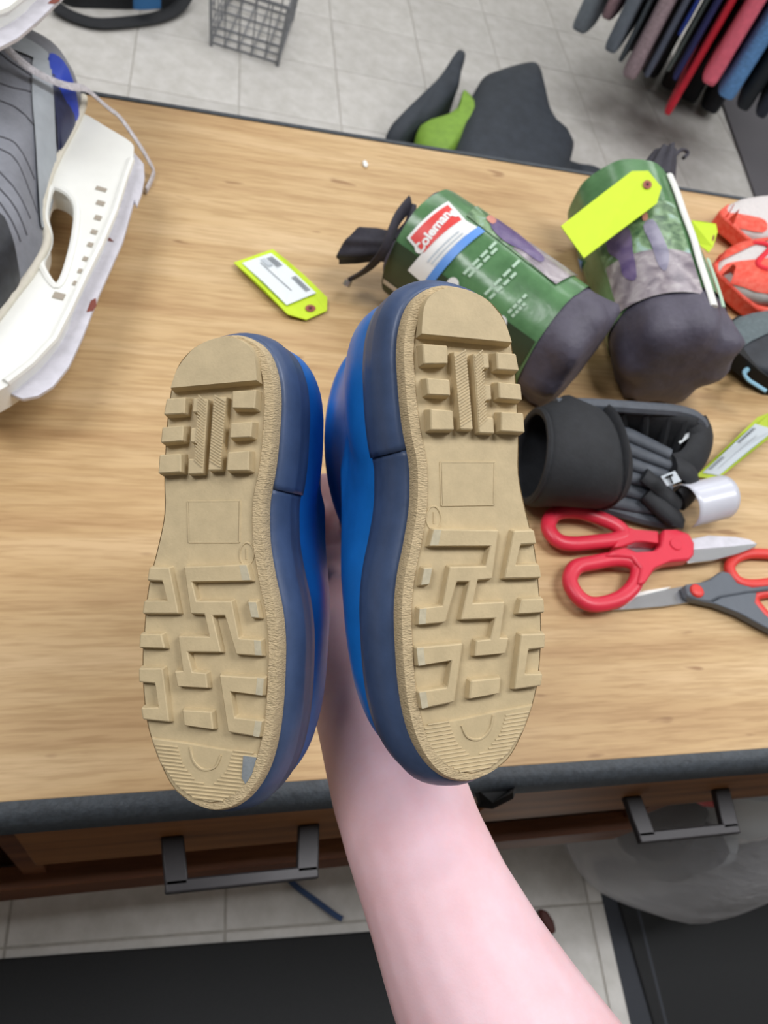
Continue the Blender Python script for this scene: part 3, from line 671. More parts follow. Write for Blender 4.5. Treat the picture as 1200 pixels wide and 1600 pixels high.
# ------------------------------------------------------------------ packed rainwear bags
def text_mesh(body, size=1.0, bold=0.0):
    c = bpy.data.curves.new('txt', 'FONT'); c.body = body; c.size = size; c.align_x = 'CENTER'; c.align_y = 'CENTER'; c.offset = bold; c.resolution_u = 3
    o = bpy.data.objects.new('txt', c); COL.objects.link(o)
    dg = bpy.context.evaluated_depsgraph_get(); me = bpy.data.meshes.new_from_object(o.evaluated_get(dg))
    v = [Vector(p.co) for p in me.vertices]; f = [tuple(p.vertices) for p in me.polygons]
    bpy.data.objects.remove(o); bpy.data.curves.remove(c); bpy.data.meshes.remove(me)
    return v, f
class Bag:
    """cylinder lying on the worktop; s = metres along the axis from the neck end of the sleeve, th = degrees round from the top"""
    def __init__(s, a, b, r, label, squash=1.0):
        s.A = a; s.L = (b - a).length; s.d = (b - a).normalized(); s.side = Vector((0, 0, 1)).cross(s.d).normalized(); s.up = s.d.cross(s.side).normalized()
        s.r = r; s.t = thing('stuff_sack', label, 'bag', (*(a + b).xy / 2, ZT), 'packed rainwear bags')
    def p(s, x, th, dr=0.0, off=(0, 0)):
        r = s.r + dr; a = R_(th)
        q = s.A + s.d * x + s.side * (math.sin(a) * r + off[0]) + s.up * (math.cos(a) * r + off[1]); q.z = max(q.z, ZT + .0012); return q
    def ring(s, x, k, n=40, wob=0.0, seed=0, off=(0, 0)):
        return [s.p(x, 360 * i / n, s.r * (k - 1) + wob * math.sin(7 * 6.283 * i / n + seed) + wob * .7 * math.sin(3 * 6.283 * i / n + seed * 2.3), off) for i in range(n)]
    def patch(s, x0, x1, t0, t1, dr, name, m, parent=None, n=14):
        mb = MB().grid(lambda u, v: s.p(x0 + (x1 - x0) * v, t0 + (t1 - t0) * u, dr), n, n)
        return mb.build(name, m, s.t, smooth=60) if parent is None else sub(name, mb, m, parent, smooth=60)
    def poly(s, pts, dr, name, m, parent=None, n=3):
        q = spl([Vector((a, b, 0)) for a, b in pts], n); c = sum(q, Vector()) / len(q); mb = MB()
        mb.loft([[s.p(c.x + (p.x - c.x) * k, c.y + (p.y - c.y) * k, dr) for p in q] for k in (1, .66, .33, .03)], False, True)
        return sub(name, mb, m, parent, smooth=60)
    def text(s, body, xc, tc, size, dr, name, m, parent, bold=0.0, flip=1):
        v, f = text_mesh(body, size, bold)
        return sub(name, MB().add([s.p(xc - q.y * flip, tc + math.degrees(q.x / s.r) * flip, dr) for q in v], f), m, parent, smooth=0)
def common(b, ext=0.075, seam=-100, drop=0.0):
    w = 0.0017
    b_ = MB().loft([b.ring(-.012, .30), b.ring(-.010, .62, wob=.001), b.ring(-.006, .88, wob=.0012), b.ring(0.0, .97), b.ring(b.L * .5, .975), b.ring(b.L, .985), b.ring(b.L + ext * .18, 1.01, wob=w, seed=1), b.ring(b.L + ext * .5, 1.02, wob=2 * w, seed=1.4), b.ring(b.L + ext * .8, .98, wob=3 * w, seed=1.8), b.ring(b.L + ext * .95, .84, wob=3 * w, seed=2.2), b.ring(b.L + ext * 1.0, .6, wob=2 * w, seed=2.2), b.ring(b.L + ext, .3, wob=w, seed=2.4)])
    b_.build('sack', 'sack', b.t, smooth=70)
    sl = MB().grid(lambda u, v: b.p(b.L * v + 0.002 * math.sin(u * 12), 360 * u, .0008 + .0008 * math.sin(9 * u * 6.28 + v * 5)), 72, 12, True).build('printed_sleeve', 'green', b.t, smooth=60)
    return sl
def inv(bag, px, py, dr=0.001):
    # where the sight line through a pixel meets the bag's cylinder: (s along axis, degrees round)
    o = CAM - bag.A; v = ray(px, py)
    oo = Vector((o.dot(bag.side), o.dot(bag.up))); vv = Vector((v.dot(bag.side), v.dot(bag.up)))
    a_ = vv.dot(vv); h = oo.dot(vv); c = oo.dot(oo) - (bag.r + dr) ** 2; D = h * h - a_ * c
    t = (-h - math.sqrt(max(D, 0))) / a_
    q = o + v * t
    return (q.dot(bag.d), math.degrees(math.atan2(q.dot(bag.side), q.dot(bag.up))))
def quadpatch(bag, pix, dr, name, m, parent=None, n=10):
    q = [inv(bag, *p) for p in pix]     # corners in order
    def fn(u, v):
        a_ = [(q[0][k] * (1 - u) + q[1][k] * u) * (1 - v) + (q[3][k] * (1 - u) + q[2][k] * u) * v for k in (0, 1)]
        return bag.p(a_[0], a_[1], dr)
    mb = MB().grid(fn, n, n)
    return mb.build(name, m, bag.t, smooth=60) if parent is None else sub(name, mb, m, parent, smooth=60)
def polypatch(bag, pix, dr, name, m, parent): return bag.poly([inv(bag, *p) for p in pix], dr, name, m, parent)
r1 = 0.058
b1 = Bag(at(655, 379, ZT + r1), at(862, 528, ZT + r1), r1, 'green printed bag with a red logo and charcoal base behind the boots')
s1 = common(b1, 0.040)
# drawn up neck, strap and cord
c0 = b1.A - b1.d * 0.004
MB().loft([b1.ring(-.008, .34, off=(-.030, .006)), b1.ring(-.018, .28, wob=.001, off=(-.036, .0)), b1.ring(-.032, .32, wob=.002, off=(-.044, -.006)), b1.ring(-.048, .34, wob=.002, off=(-.050, -.014)), b1.ring(-.052, .22, off=(-.050, -.016))]).build('gathered_neck', 'black_web', b1.t, smooth=60)
MB().tube(spl([at(548, 436, .822), at(575, 420, .850), at(600, 392, .880), at(612, 362, .895), at(622, 340, .900), at(640, 318, .900)], 4, False), 0.0085, 8, flat=0.3).build('strap', 'black_web', b1.t)
MB().tube(spl([at(616, 372, .885), at(628, 360, .890), at(640, 345, .892), at(645, 320, .898)], 4, False), 0.004, 8, flat=0.5).build('strap', 'black_web', b1.t)
MB().tube([at(541, 446, .825), at(545, 438, .830)], 0.004, 8).build('cord_end', 'bright_steel', b1.t)
b1.patch(0.0, b1.L * .985, -150, -62, .0020, 'dark_panel', 'dark_green')
b1.patch(0.002, b1.L * .5, -110, -103, .0026, 'pale_strip', 'shoe_white')
L = b1.L
lg = quadpatch(b1, [(636, 372), (700, 316), (727, 345), (662, 402)], .0022, 'logo_panel', 'logo_white')
quadpatch(b1, [(642, 372), (699, 322), (721, 345), (663, 395)], .0027, 'logo_field', 'logo_red', lg)
cx_, ct_ = inv(b1, 676, 362)
b1.text('Coleman', cx_, ct_, .0128, .0032, 'lettering', 'logo_white', lg, 0.0005, 1)
lx_, lt_ = inv(b1, 709, 336)
b1.poly([(lx_ + .0045 * math.cos(q), lt_ + 3.2 * math.sin(q)) for q in [2 * math.pi * i / 8 for i in range(8)]], .0032, 'lantern_mark', 'logo_white', lg, 2)
wb = quadpatch(b1, [(638, 422), (724, 344), (752, 360), (668, 448)], .0022, 'white_band', 'logo_white')
for k in range(4):
    quadpatch(b1, [(668 + 6 * k, 408 + 3 * k), (716 + 6 * k, 362 + 3 * k), (718 + 6 * k, 364 + 3 * k), (670 + 6 * k, 411 + 3 * k)], .0027, 'faint_line', 'print_pale', wb, 4)
quadpatch(b1, [(662, 443), (747, 356), (757, 364), (673, 450)], .0030, 'blue_stripe', 'logo_blue', wb)
for x0_, y0_, x1_, y1_ in ((722, 428, 775, 376), (730, 432, 776, 386), (755, 460, 812, 404), (763, 466, 806, 424), (792, 488, 822, 458), (798, 494, 820, 472)):
    for j in range(4):
        f0, f1 = j / 4 + .02, (j + 1) / 4 - .04; g_ = lambda f: (x0_ + (x1_ - x0_) * f, y0_ + (y1_ - y0_) * f)
        p0_, p1_ = g_(f0), g_(f1)
        quadpatch(b1, [p0_, p1_, (p1_[0] + 3.5, p1_[1] + 3), (p0_[0] + 3.5, p0_[1] + 3)], .0022, 'faint_line', 'pale_text', s1, 3)
for x, y in ((708, 444), (783, 503)):
    xa_, ta_ = inv(b1, x, y); b1.poly([(xa_ + .006 * math.cos(q), ta_ + 6 * math.sin(q)) for q in [2 * math.pi * i / 10 for i in range(10)]], .0024, 'round_mark', 'logo_white', s1, 2)
ph = quadpatch(b1, [(728, 338), (750, 318), (906, 430), (868, 446)], .0024, 'photo_print', 'photo_trees')
quadpatch(b1, [(800, 390), (832, 372), (906, 430), (868, 446)], .0028, 'photo_ground', 'photo_ground', ph)
polypatch(b1, [(764, 352), (778, 346), (800, 362), (826, 384), (848, 404), (842, 412), (815, 394), (785, 378)], .0032, 'photo_figure', 'photo_purple', ph)
polypatch(b1, [(758, 344), (766, 340), (774, 348), (768, 353)], .0034, 'photo_face', 'photo_skin', ph)

r2 = 0.060
b2 = Bag(at(968, 322, ZT + r2), at(1040, 516, ZT + r2), r2, 'green printed bag with a photo and white strip, under the blank lime tag')
s2_ = common(b2, 0.058)
n2 = MB().loft([b2.ring(-.002, .42, off=(.030, .026)), b2.ring(-.016, .34, wob=.002, off=(.034, .034)), b2.ring(-.032, .26, wob=.003, off=(.040, .042)), b2.ring(-.046, .2, wob=.002, off=(.046, .048)), b2.ring(-.05, .1, off=(.046, .048))])
n2.build('gathered_neck', 'black_web', b2.t, smooth=60)
MB().tube(spl([at(1048, 262, .905), at(1055, 243, .905), at(1066, 234, .905), at(1075, 239, .900), at(1068, 247, .90)], 4, False), 0.0022, 8).build('cord_loop', 'black_web', b2.t)
def fan(pts, z): return P2(pts, z)
L = b2.L
ph = quadpatch(b2, [(930, 372), (1052, 318), (1098, 462), (968, 490)], .0022, 'photo_print', 'photo_trees')
quadpatch(b2, [(948, 420), (1078, 398), (1098, 462), (968, 490)], .0026, 'photo_ground', 'photo_ground', ph)
polypatch(b2, [(950, 365), (968, 352), (985, 362), (990, 395), (996, 430), (990, 440), (975, 432), (968, 408), (952, 395)], .0030, 'photo_figure', 'photo_purple', ph)
polypatch(b2, [(1005, 355), (1020, 345), (1035, 372), (1045, 400), (1040, 425), (1028, 415), (1018, 385)], .0030, 'photo_figure', 'photo_grey', ph)
polypatch(b2, [(1003, 336), (1010, 334), (1012, 344), (1005, 347)], .0030, 'photo_face', 'photo_skin', ph)
lgb = quadpatch(b2, [(872, 366), (905, 405), (895, 425), (872, 398)], .0022, 'logo_panel', 'logo_white')
quadpatch(b2, [(872, 366), (890, 386), (884, 400), (872, 388)], .0027, 'logo_field', 'logo_red', lgb)
quadpatch(b2, [(890, 425), (905, 402), (912, 408), (898, 432)], .0027, 'blue_stripe', 'logo_blue', lgb)
st = [inv(b2, *p) for p in [(1043, 276), (1055, 305), (1065, 335), (1080, 375), (1090, 410), (1103, 450), (1113, 482)]]
MB().tube(spl([b2.p(a_, b_, .004) for a_, b_ in st], 3, False), 0.0042, 8, flat=0.5).build('white_strip', 'white_plastic', b2.t, smooth=60)
st = [inv(b2, *p) for p in [(1105, 405), (1112, 430), (1122, 460), (1128, 482)]]
MB().tube(spl([b2.p(a_, b_, .003) for a_, b_ in st], 3, False), 0.002, 8, flat=0.5).build('film_fold', 'pale_text', b2.t, smooth=60)

# ------------------------------------------------------------------ scissors
def zo(pts, ox=820, oy=740, k=3.158): return [(ox + x / k, oy + y / k) for x, y in pts]
sx = thing('scissors', 'scissors with two large all-red plastic handles next to the black sleeve', 'scissors', at(980, 850, ZT))
zr = ZT + 0.013
def loop(pts, r, name, m, t, z=zr, flat=0.8): return MB().tube(spl(P3(zo(pts), z), 5), r, 10, flat=flat, closed=True).build(name, m, t, smooth=60)
loop([(116, 268), (135, 210), (190, 188), (270, 190), (360, 216), (450, 256), (490, 300), (440, 326), (340, 338), (230, 346), (160, 328)], 0.0072, 'handle', 'red_plastic', sx)
zr = ZT + .0145
loop([(222, 530), (252, 462), (340, 440), (430, 424), (510, 430), (556, 470), (545, 540), (500, 595), (430, 632), (330, 645), (262, 606)], 0.0072, 'handle', 'red_plastic', sx)
MB().prism(P2(zo([(440, 248), (540, 284), (652, 294), (655, 352), (600, 345), (540, 345), (480, 368), (430, 372), (452, 330), (480, 300), (455, 268)]), zr), ZT + .006, ZT + .018).build('handle_arm', 'red_plastic', sx, bevel=.003)
MB().prism(P2(zo([(380, 420), (420, 392), (480, 378), (540, 402), (610, 398), (655, 370), (660, 294), (740, 292), (795, 312), (820, 360), (818, 415), (795, 440), (690, 452), (630, 478), (575, 560), (540, 560), (556, 480), (510, 430), (440, 425)]), zr), ZT + .008, ZT + .021).build('handle_arm', 'red_plastic', sx, bevel=.003)
c = at(820 + 745 / 3.158, 740 + 350 / 3.158, ZT + .021); MB().prism([(c.x + .006 * math.cos(q), c.y + .006 * math.sin(q)) for q in [2 * math.pi * i / 16 for i in range(16)]], ZT + .0195, ZT + .0222).build('pivot_boss', 'red_plastic', sx, bevel=.001)
MB().prism(P2(zo([(470, 370), (560, 340), (650, 362), (655, 385), (560, 395)]), ZT + .006), ZT + .004, ZT + .006).build('blade', 'bright_steel', sx, smooth=0)
MB().prism(P2(zo([(790, 330), (900, 308), (1040, 315), (1110, 328), (1145, 350), (790, 382)]), ZT + .012), ZT + .0112, ZT + .0130).build('blade', 'steel', sx, bevel=.0004)
MB().prism(P2(zo([(790, 384), (1145, 348), (1130, 366), (1050, 398), (930, 430), (800, 444)]), ZT + .014), ZT + .0130, ZT + .0152).build('blade', 'bright_steel', sx, bevel=.0004)

sg = thing('scissors', 'scissors with grey handles, red finger rings and red pivot, blade under the red pair', 'scissors', at(1120, 930, ZT))
MB().prism(P2(zo([(255, 666), (300, 658), (520, 602), (640, 580), (780, 556), (840, 560), (840, 632), (680, 656), (480, 672), (320, 674)]), ZT + .004), ZT + .002, ZT + .0042).build('blade', 'bright_steel', sg, bevel=.0004)
MB().prism(P2(zo([(520, 596), (600, 578), (720, 560), (700, 570), (530, 612)]), ZT + .005), ZT + .0042, ZT + .0055).build('blade', 'white_plastic', sg, smooth=0)
MB().prism(P2(zo([(785, 550), (850, 540), (910, 522), (965, 482), (1010, 490), (1050, 540), (1120, 560), (1260, 545), (1260, 570), (1100, 588), (960, 612), (925, 632), (830, 622), (800, 600)]), ZT + .012), ZT + .004, ZT + .013).build('handle_arm', 'grey_plastic', sg, bevel=.002)
MB().prism(P2(zo([(820, 624), (925, 636), (960, 616), (1100, 592), (1140, 590), (1130, 640), (1180, 700), (1260, 760), (1260, 800), (1160, 750), (1050, 690), (940, 648)]), ZT + .010), ZT + .004, ZT + .012).build('handle_arm', 'grey_plastic', sg, bevel=.002)
loop([(1010, 470), (1030, 425), (1090, 398), (1180, 396), (1300, 410), (1370, 450), (1340, 510), (1240, 535), (1120, 548), (1050, 530)], 0.0055, 'finger_ring', 'scarlet', sg, ZT + .0056)
loop([(1125, 610), (1180, 590), (1300, 580), (1440, 600), (1480, 680), (1420, 760), (1300, 770), (1210, 720), (1150, 660)], 0.0055, 'finger_ring', 'scarlet', sg, ZT + .0056)
c = at(820 + 850 / 3.158, 740 + 578 / 3.158, ZT + .014); MB().loft([[(c.x + r_ * math.cos(q), c.y + r_ * math.sin(q), ZT + z_) for q in [2 * math.pi * i / 20 for i in range(20)]] for r_, z_ in ((.0066, .012), (.0066, .0145), (.0055, .0155), (.002, .016))]).build('pivot', 'scarlet', sg, smooth=50)

# ------------------------------------------------------------------ black ribbed sleeve and glossy paper
bs = thing('padded_sleeve', 'black fabric sleeve with an open cuff and grey ribbed panels near the scissors', 'sleeve', at(960, 720, ZT))
c1 = at(828, 712, .842); c2 = at(880, 706, .846); c3 = at(925, 716, .842); c4 = at(955, 720, .836)
def vring(c, ry, rz, tilt=0.0, n=28, lump=0.0, dx=0.0):
    return [Vector((c.x + ry * math.cos(q) * tilt + dx * math.sin(q), c.y + ry * math.cos(q) * (1 + lump * math.sin(3 * q)), max(ZT + .004, c.z + rz * math.sin(q)))) for q in [2 * math.pi * i / n for i in range(n)]]
MB().loft([vring(c1, .040, .036, .15), vring(c1 + Vector((.008, 0, 0)), .046, .041, .15), vring(c2, .052, .044, .1, lump=.04), vring(c3, .050, .040, .0, lump=.06), vring(c4, .040, .030)], False, True).build('cuff', 'black_fabric', bs, smooth=60, solid=.003)
MB().tube(vring(c1 + Vector((.002, 0, 0)), .043, .0385, .15), .0028, 6, closed=True).build('cuff_rim', 'black_fabric', bs)
MB().loft([vring(at(932, 712, .84), .050, .042), vring(at(938, 712, .84), .053, .045), vring(at(944, 714, .838), .050, .041)], True, True).build('band', 'black_fabric', bs, smooth=60)
# back wall with ribs, inner side towards the camera
bw = [(872, 632), (930, 634), (990, 640), (1050, 645), (1090, 652)]; bb = [(905, 668), (945, 676), (990, 698), (1030, 722), (1060, 742)]
wallp = MB().grid(lambda u, v: (lambda i, f_: (at(*bw[i], .868).lerp(at(*bw[i + 1], .868), f_)).lerp(at(*bb[i], .812).lerp(at(*bb[i + 1], .812), f_), v))(min(3, int(u * 4)), u * 4 - min(3, int(u * 4))), 24, 8)
wallp.build('back_wall', 'black_fabric', bs, smooth=60, solid=.006)
for k in range(6):
    u = .12 + .15 * k; i = min(3, int(u * 4)); f_ = u * 4 - i
    a_ = at(*bw[i], .864).lerp(at(*bw[i + 1], .864), f_); b_ = at(*bb[i], .815).lerp(at(*bb[i + 1], .815), f_)
    MB().tube([a_ + Vector((-.001, -.004, 0)), b_ + Vector((-.001, -.005, .002))], .0045, 8).build('rib', 'black_fabric', bs)
MB().tube(spl([at(868, 632, .868), at(930, 633, .870), at(1000, 638, .870), at(1060, 643, .868), at(1092, 656, .862), at(1098, 680, .85), at(1085, 715, .838), at(1062, 735, .83)], 4, False), .006, 8).build('binding', 'rib_grey', bs)
# front ribbed panel
fa = [(934, 664), (962, 668), (1000, 688), (1045, 712)]; fb = [(918, 786), (955, 794), (1000, 806), (1048, 812)]
for k in range(6):
    v = .03 + k * .175
    pts = []
    for i in range(4):
        v2 = min(1, max(0, v - .10 * i / 3 + .06))
        top, bot = at(*fa[i], .842), at(*fb[i], .810); pts.append(top.lerp(bot, v2) + Vector((0, 0, .002)))
    MB().tube(spl(pts, 5, False), [.0095 * (1 - .35 * j / 15) for j in range(16)], 10, flat=.7).build('rib', 'rib_grey', bs, smooth=60)
MB().grid(lambda u, v: (lambda i, f_: at(*fa[i], .838).lerp(at(*fa[i + 1], .838), f_).lerp(at(*fb[i], .806).lerp(at(*fb[i + 1], .806), f_), v))(min(2, int(u * 3)), u * 3 - min(2, int(u * 3))), 16, 8).build('front_panel', 'black_fabric', bs, smooth=60, solid=.004)
MB().tube(spl([at(915, 786, .8085), at(960, 798, .8085), at(1010, 812, .8085), at(1050, 818, .8085), at(1062, 808, .812)], 4, False), .006, 8).build('binding', 'rib_grey', bs)
# end straps
MB().tube(spl([at(1088, 660, .858), at(1096, 680, .852), at(1088, 708, .845), at(1070, 728, .838), at(1045, 735, .832)], 4, False), .016, 10, flat=.45).build('strap', 'black_fabric', bs, smooth=60)
MB().tube(spl([at(1050, 728, .842), at(1075, 738, .838), at(1078, 765, .828), at(1062, 782, .822)], 4, False), .014, 10, flat=.5).build('strap', 'black_fabric', bs, smooth=60)
MB().tube(spl([at(1006, 742, .838), at(1030, 762, .834), at(1060, 790, .824)], 4, False), .009, 10, flat=.5).build('strap', 'black_fabric', bs, smooth=60)
MB().tube(spl([at(1010, 770, .828), at(1035, 795, .824), at(1055, 812, .820), at(1054, 822, .816)], 4, False), .011, 10, flat=.6).build('strap', 'black_fabric', bs, smooth=60)
def card(pts, z, name, m, p, th=.0006):
    q = [at(x, y, zz) for (x, y), zz in zip(pts, z)]; n = len(q)
    return MB().add(q + [v + Vector((0, 0, th)) for v in q], [tuple(reversed(range(n))), tuple(range(n, 2 * n))] + [(i, (i + 1) % n, (i + 1) % n + n, i + n) for i in range(n)]).build(name, m, p, smooth=0)
cl = card([(1046, 664), (1066, 657), (1078, 668), (1076, 684), (1062, 694), (1056, 678)], [.852, .858, .858, .852, .846, .848], 'care_label', 'sticker', bs)
cl['label'] = 'white care label'
cl = card([(1032, 745), (1054, 736), (1064, 752), (1042, 760)], [.853, .857, .855, .851], 'size_label', 'print_pale', bs)
qq = [at(1046, 747, .8556), at(1057, 743, .8566)]
sub('lettering', MB().tube([at(1041, 746, .8560), at(1051, 742, .8568)], .0011, 4).tube([at(1046, 744, .8565), at(1051, 755, .8550)], .0011, 4), 'black_gap', cl)

pc = thing('paper_curl', 'curled strip of glossy white paper by the scissors tip', 'paper', at(1095, 805, ZT))
pa, pb = at(1066, 790, .823), at(1124, 776, .823); ax = (pb - pa).normalized(); sd = Vector((0, 0, 1)).cross(ax).normalized()
def curl(u, v):
    a = R_(-60 + 250 * v); r_ = .0185 + .004 * v
    return pa + ax * ((pb - pa).length * (u * (1 + .1 * math.sin(v * 3)))) + sd * (r_ * math.cos(a)) + Vector((0, 0, r_ * math.sin(a)))
MB().grid(curl, 10, 24).build('sheet', 'paper', pc, smooth=60, solid=.0006)

# ------------------------------------------------------------------ sports shoes at the right end
def shoe(label, toe, heel_dir, length, width, height, cols, z0=ZT, group=None):
    z0 = z0 + .0012; t = thing('sports_shoe', label, 'shoe', (toe.x, toe.y, z0), group)
    d = Vector((heel_dir[0], heel_dir[1], 0)).normalized(); s_ = Vector((-d.y, d.x, 0))
    def sec(x, k=1.0):
        f_ = x / length
        w_ = width * .5 * min(1, (math.sin(min(1, f_ / .22) * math.pi / 2)) ** .7) * (1 - .22 * max(0, min(1, (f_ - .35) / .3))) * (1 - .5 * max(0, (f_ - .9) / .1) ** 2)
        h = height * (.34 + .28 * min(1, f_ / .25)) if f_ < .25 else height * (.62 + .38 * min(1, (f_ - .25) / .35))
        return w_ * k, h
    xs = [0.0005, .004, .012, .025, .045, .07, .10, .13, .16, .19, .22, .25, length * .96, length]
    def P(x, a, b): return Vector((toe.x, toe.y, z0)) + d * x + s_ * a + Vector((0, 0, b))
    R1, R2 = [], []
    for x in xs:
        w_, h = sec(x); n = 24
        up = []
        for i in range(n):
            q = 2 * math.pi * i / n; cx, cz = math.cos(q), math.sin(q)
            up.append(P(x, w_ * math.copysign(abs(cx) ** .75, cx), .012 + (h - .012) * .5 * (1 + math.copysign(abs(cz) ** .8, cz))))
        R1.append(up)
        w2, _ = sec(x, 1.08); rise = .012 * max(0, 1 - x / .05)
        R2.append([P(x - (.004 if x < .01 else 0), -w2, rise), P(x - (.004 if x < .01 else 0), w2, rise), P(x - (.004 if x < .01 else 0), w2 * 1.02, .022 + rise), P(x - (.004 if x < .01 else 0), -w2 * 1.02, .022 + rise)])
    um = MB().loft(R1); um.build('upper', cols[0], t, smooth=70)
    MB().loft(R2).build('sole', cols[1], t, smooth=50, bevel=.003)
    bv = bvh_of([um])
    def dr(pts, name, m, eps=.0018):
        pts = [(a, max(-sec(a)[0] * .93, min(sec(a)[0] * .93, b))) for a, b in pts]
        return drape([(P(a, b, 0)).xy for a, b in pts], bv, eps, 7, z0 + .05, 3).build(name, m, t, smooth=60)
    return t, P, dr, bv
tB = at(1118, 425, ZT + .03); tB.z = ZT
t, P, dr, bv = shoe('red and white running shoe whose toe touches the upright green bag', tB, (1, .03), .27, .098, .095, ('shoe_white', 'shoe_red'), group='pair of red running shoes')
dr([(.003, -.02), (.012, -.038), (.05, -.046), (.11, -.049), (.17, -.046), (.18, -.020), (.11, -.006), (.05, .002), (.018, .006), (.005, .0)], 'toe_panel', 'shoe_red')
dr([(.006, .02), (.02, .032), (.05, .044), (.11, .047), (.11, .038), (.06, .03), (.03, .02)], 'side_panel', 'shoe_red')
for k in range(6):
    a_ = []
    for j in range(7):
        p = P(.055 + .02 * k + .012 * math.sin(j), .034 - j * .0085, 0); h = bv.ray_cast(Vector((p.x, p.y, 3)), Vector((0, 0, -1)))
        a_.append(Vector((p.x, p.y, (h[0].z if h[0] else ZT + .05) + .002)))
    MB().tube(spl(a_, 3, False), .0035, 8, flat=.6).build('lace', 'shoe_lace', t, smooth=60)
tA = at(1120, 348, ZT + .02); tA.z = ZT
t, P, dr, bv = shoe('red and white running shoe along the far edge, behind its mate', tA, (1, .02), .27, .082, .080, ('shoe_white', 'shoe_red'), group='pair of red running shoes')
dr([(.002, -.022), (.012, -.03), (.045, -.034), (.05, -.018), (.03, -.004), (.012, .004), (.003, -.004)], 'toe_panel', 'shoe_red')
dr([(.07, -.036), (.12, -.038), (.16, -.036), (.15, -.01), (.11, -.002), (.085, -.012)], 'side_panel', 'shoe_lace')
tC = at(1120, 556, ZT + .01); tC.z = ZT
t, P, dr, bv = shoe('dark trainer with a pale blue curved mark under the running shoe', tC, (1, .08), .26, .096, .070, ('shoe_dark', 'black_gap'))
dr([(.004, .0), (.014, .030), (.04, .046), (.09, .05), (.10, .03), (.07, .012), (.03, .0), (.012, -.008)], 'toe_panel', 'shoe_grey')
cu = []
for x_, y_ in ((1196, 612), (1180, 602), (1168, 594), (1162, 584), (1168, 577)):
    q = at(x_, y_, ZT + .045); h = bv.ray_cast(CAM, (q - CAM).normalized())
    cu.append((h[0] if h[0] else q) + Vector((0, 0, .001)))
MB().tube(spl(cu, 4, False), .0028, 8, flat=.6).build('curved_mark', 'shoe_blue', t, smooth=60)

# ------------------------------------------------------------------ things on the floor behind the bench
db = thing('open_bag', 'dark slate cloth bag with a lime lining on the floor behind the worktop', 'bag', at(740, 200, 0))
def blob(pts_low, pts_top, zl, zt):
    lo = [at(x, y, zl) for x, y in pts_low]; hi = [at(x, y, zt) for x, y in pts_top]
    return lo, hi
def slab(pts, z0, th):          # soft cloth panel: outline given as pixels with heights
    q = spl([at(x, y, z) for x, y, z in pts], 4); c_ = sum(q, Vector()) / len(q); mb = MB()
    R = []
    for k, h in ((1.0, 0), (1.02, th * .4), (.97, th * .8), (.8, th), (.5, th * 1.1), (.2, th * 1.15)):
        R.append([c_ + (p - c_) * k + Vector((0, 0, h)) for p in q])
    base = [Vector((p.x, p.y, z0)) for p in q]
    return mb.loft([base] + R)
slab([(735, 165, .02), (765, 148, .04), (805, 136, .05), (825, 138, .05), (835, 170, .05), (845, 215, .04), (862, 245, .03), (880, 262, .02), (860, 300, .02), (760, 320, .02), (700, 300, .02), (715, 220, .03)], 0.003, .11).build('body', 'charcoal_cloth', db, smooth=70)
slab([(650, 215, .03), (690, 200, .05), (716, 178, .06), (718, 158, .08), (732, 170, .08), (742, 195, .08), (738, 220, .07), (720, 240, .05), (690, 255, .04), (655, 245, .03)], 0.003, .05).build('lining', 'lime', db, smooth=70)
slab([(602, 220, .02), (640, 180, .05), (680, 140, .08), (704, 104, .10), (713, 95, .10), (722, 102, .10), (716, 125, .09), (712, 148, .08), (700, 168, .06), (680, 190, .05), (650, 212, .03), (620, 230, .02)], 0.003, .05).build('flap', 'charcoal_cloth', db, smooth=70)
MB().tube(spl([at(845, 235, .12), at(862, 240, .12), at(872, 252, .10), (at(900, 264, .02)), at(925, 268, .02), at(945, 280, .02)], 4, False), .022, 8, flat=.6).build('drawcord', 'charcoal_cloth', db)

wb_ = thing('wire_basket', 'small grey wire basket standing on the tiles', 'basket', at(400, 50, 0))
g = [at(330, 66, .012), at(434, 98, .012)]
ex = (g[1] - g[0]); ey = Vector((-ex.y, ex.x, 0)).normalized() * .30
HB = .17
def W(u, v, z):
    k = 1 + .10 * z / HB; c_ = g[0] + ex * .5 + ey * .5; p = g[0] + ex * u + ey * v
    return Vector((c_.x + (p.x - c_.x) * k, c_.y + (p.y - c_.y) * k, .012 + z))
for z in (0, .025, .05, HB * .6, HB):
    MB().tube([W(0, 0, z), W(1, 0, z), W(1, 1, z), W(0, 1, z)], .004 if z in (0, HB) else .0028, 6, closed=True).build('hoop', 'wire', wb_)
for u in [i / 5 for i in range(6)]:
    MB().tube([W(u, 0, HB), W(u, 0, 0), W(u, 1, 0), W(u, 1, HB)], .0026, 6).build('wire', 'wire', wb_)
for v in [i / 6 for i in range(1, 6)]:
    MB().tube([W(0, v, HB), W(0, v, 0), W(1, v, 0), W(1, v, HB)], .0026, 6).build('wire', 'wire', wb_)
for u, v in ((0, 0), (1, 0), (1, 1), (0, 1)):
    MB().tube([W(u, v, HB), W(u, v, -.011)], .0055, 6).build('corner_post', 'wire', wb_)

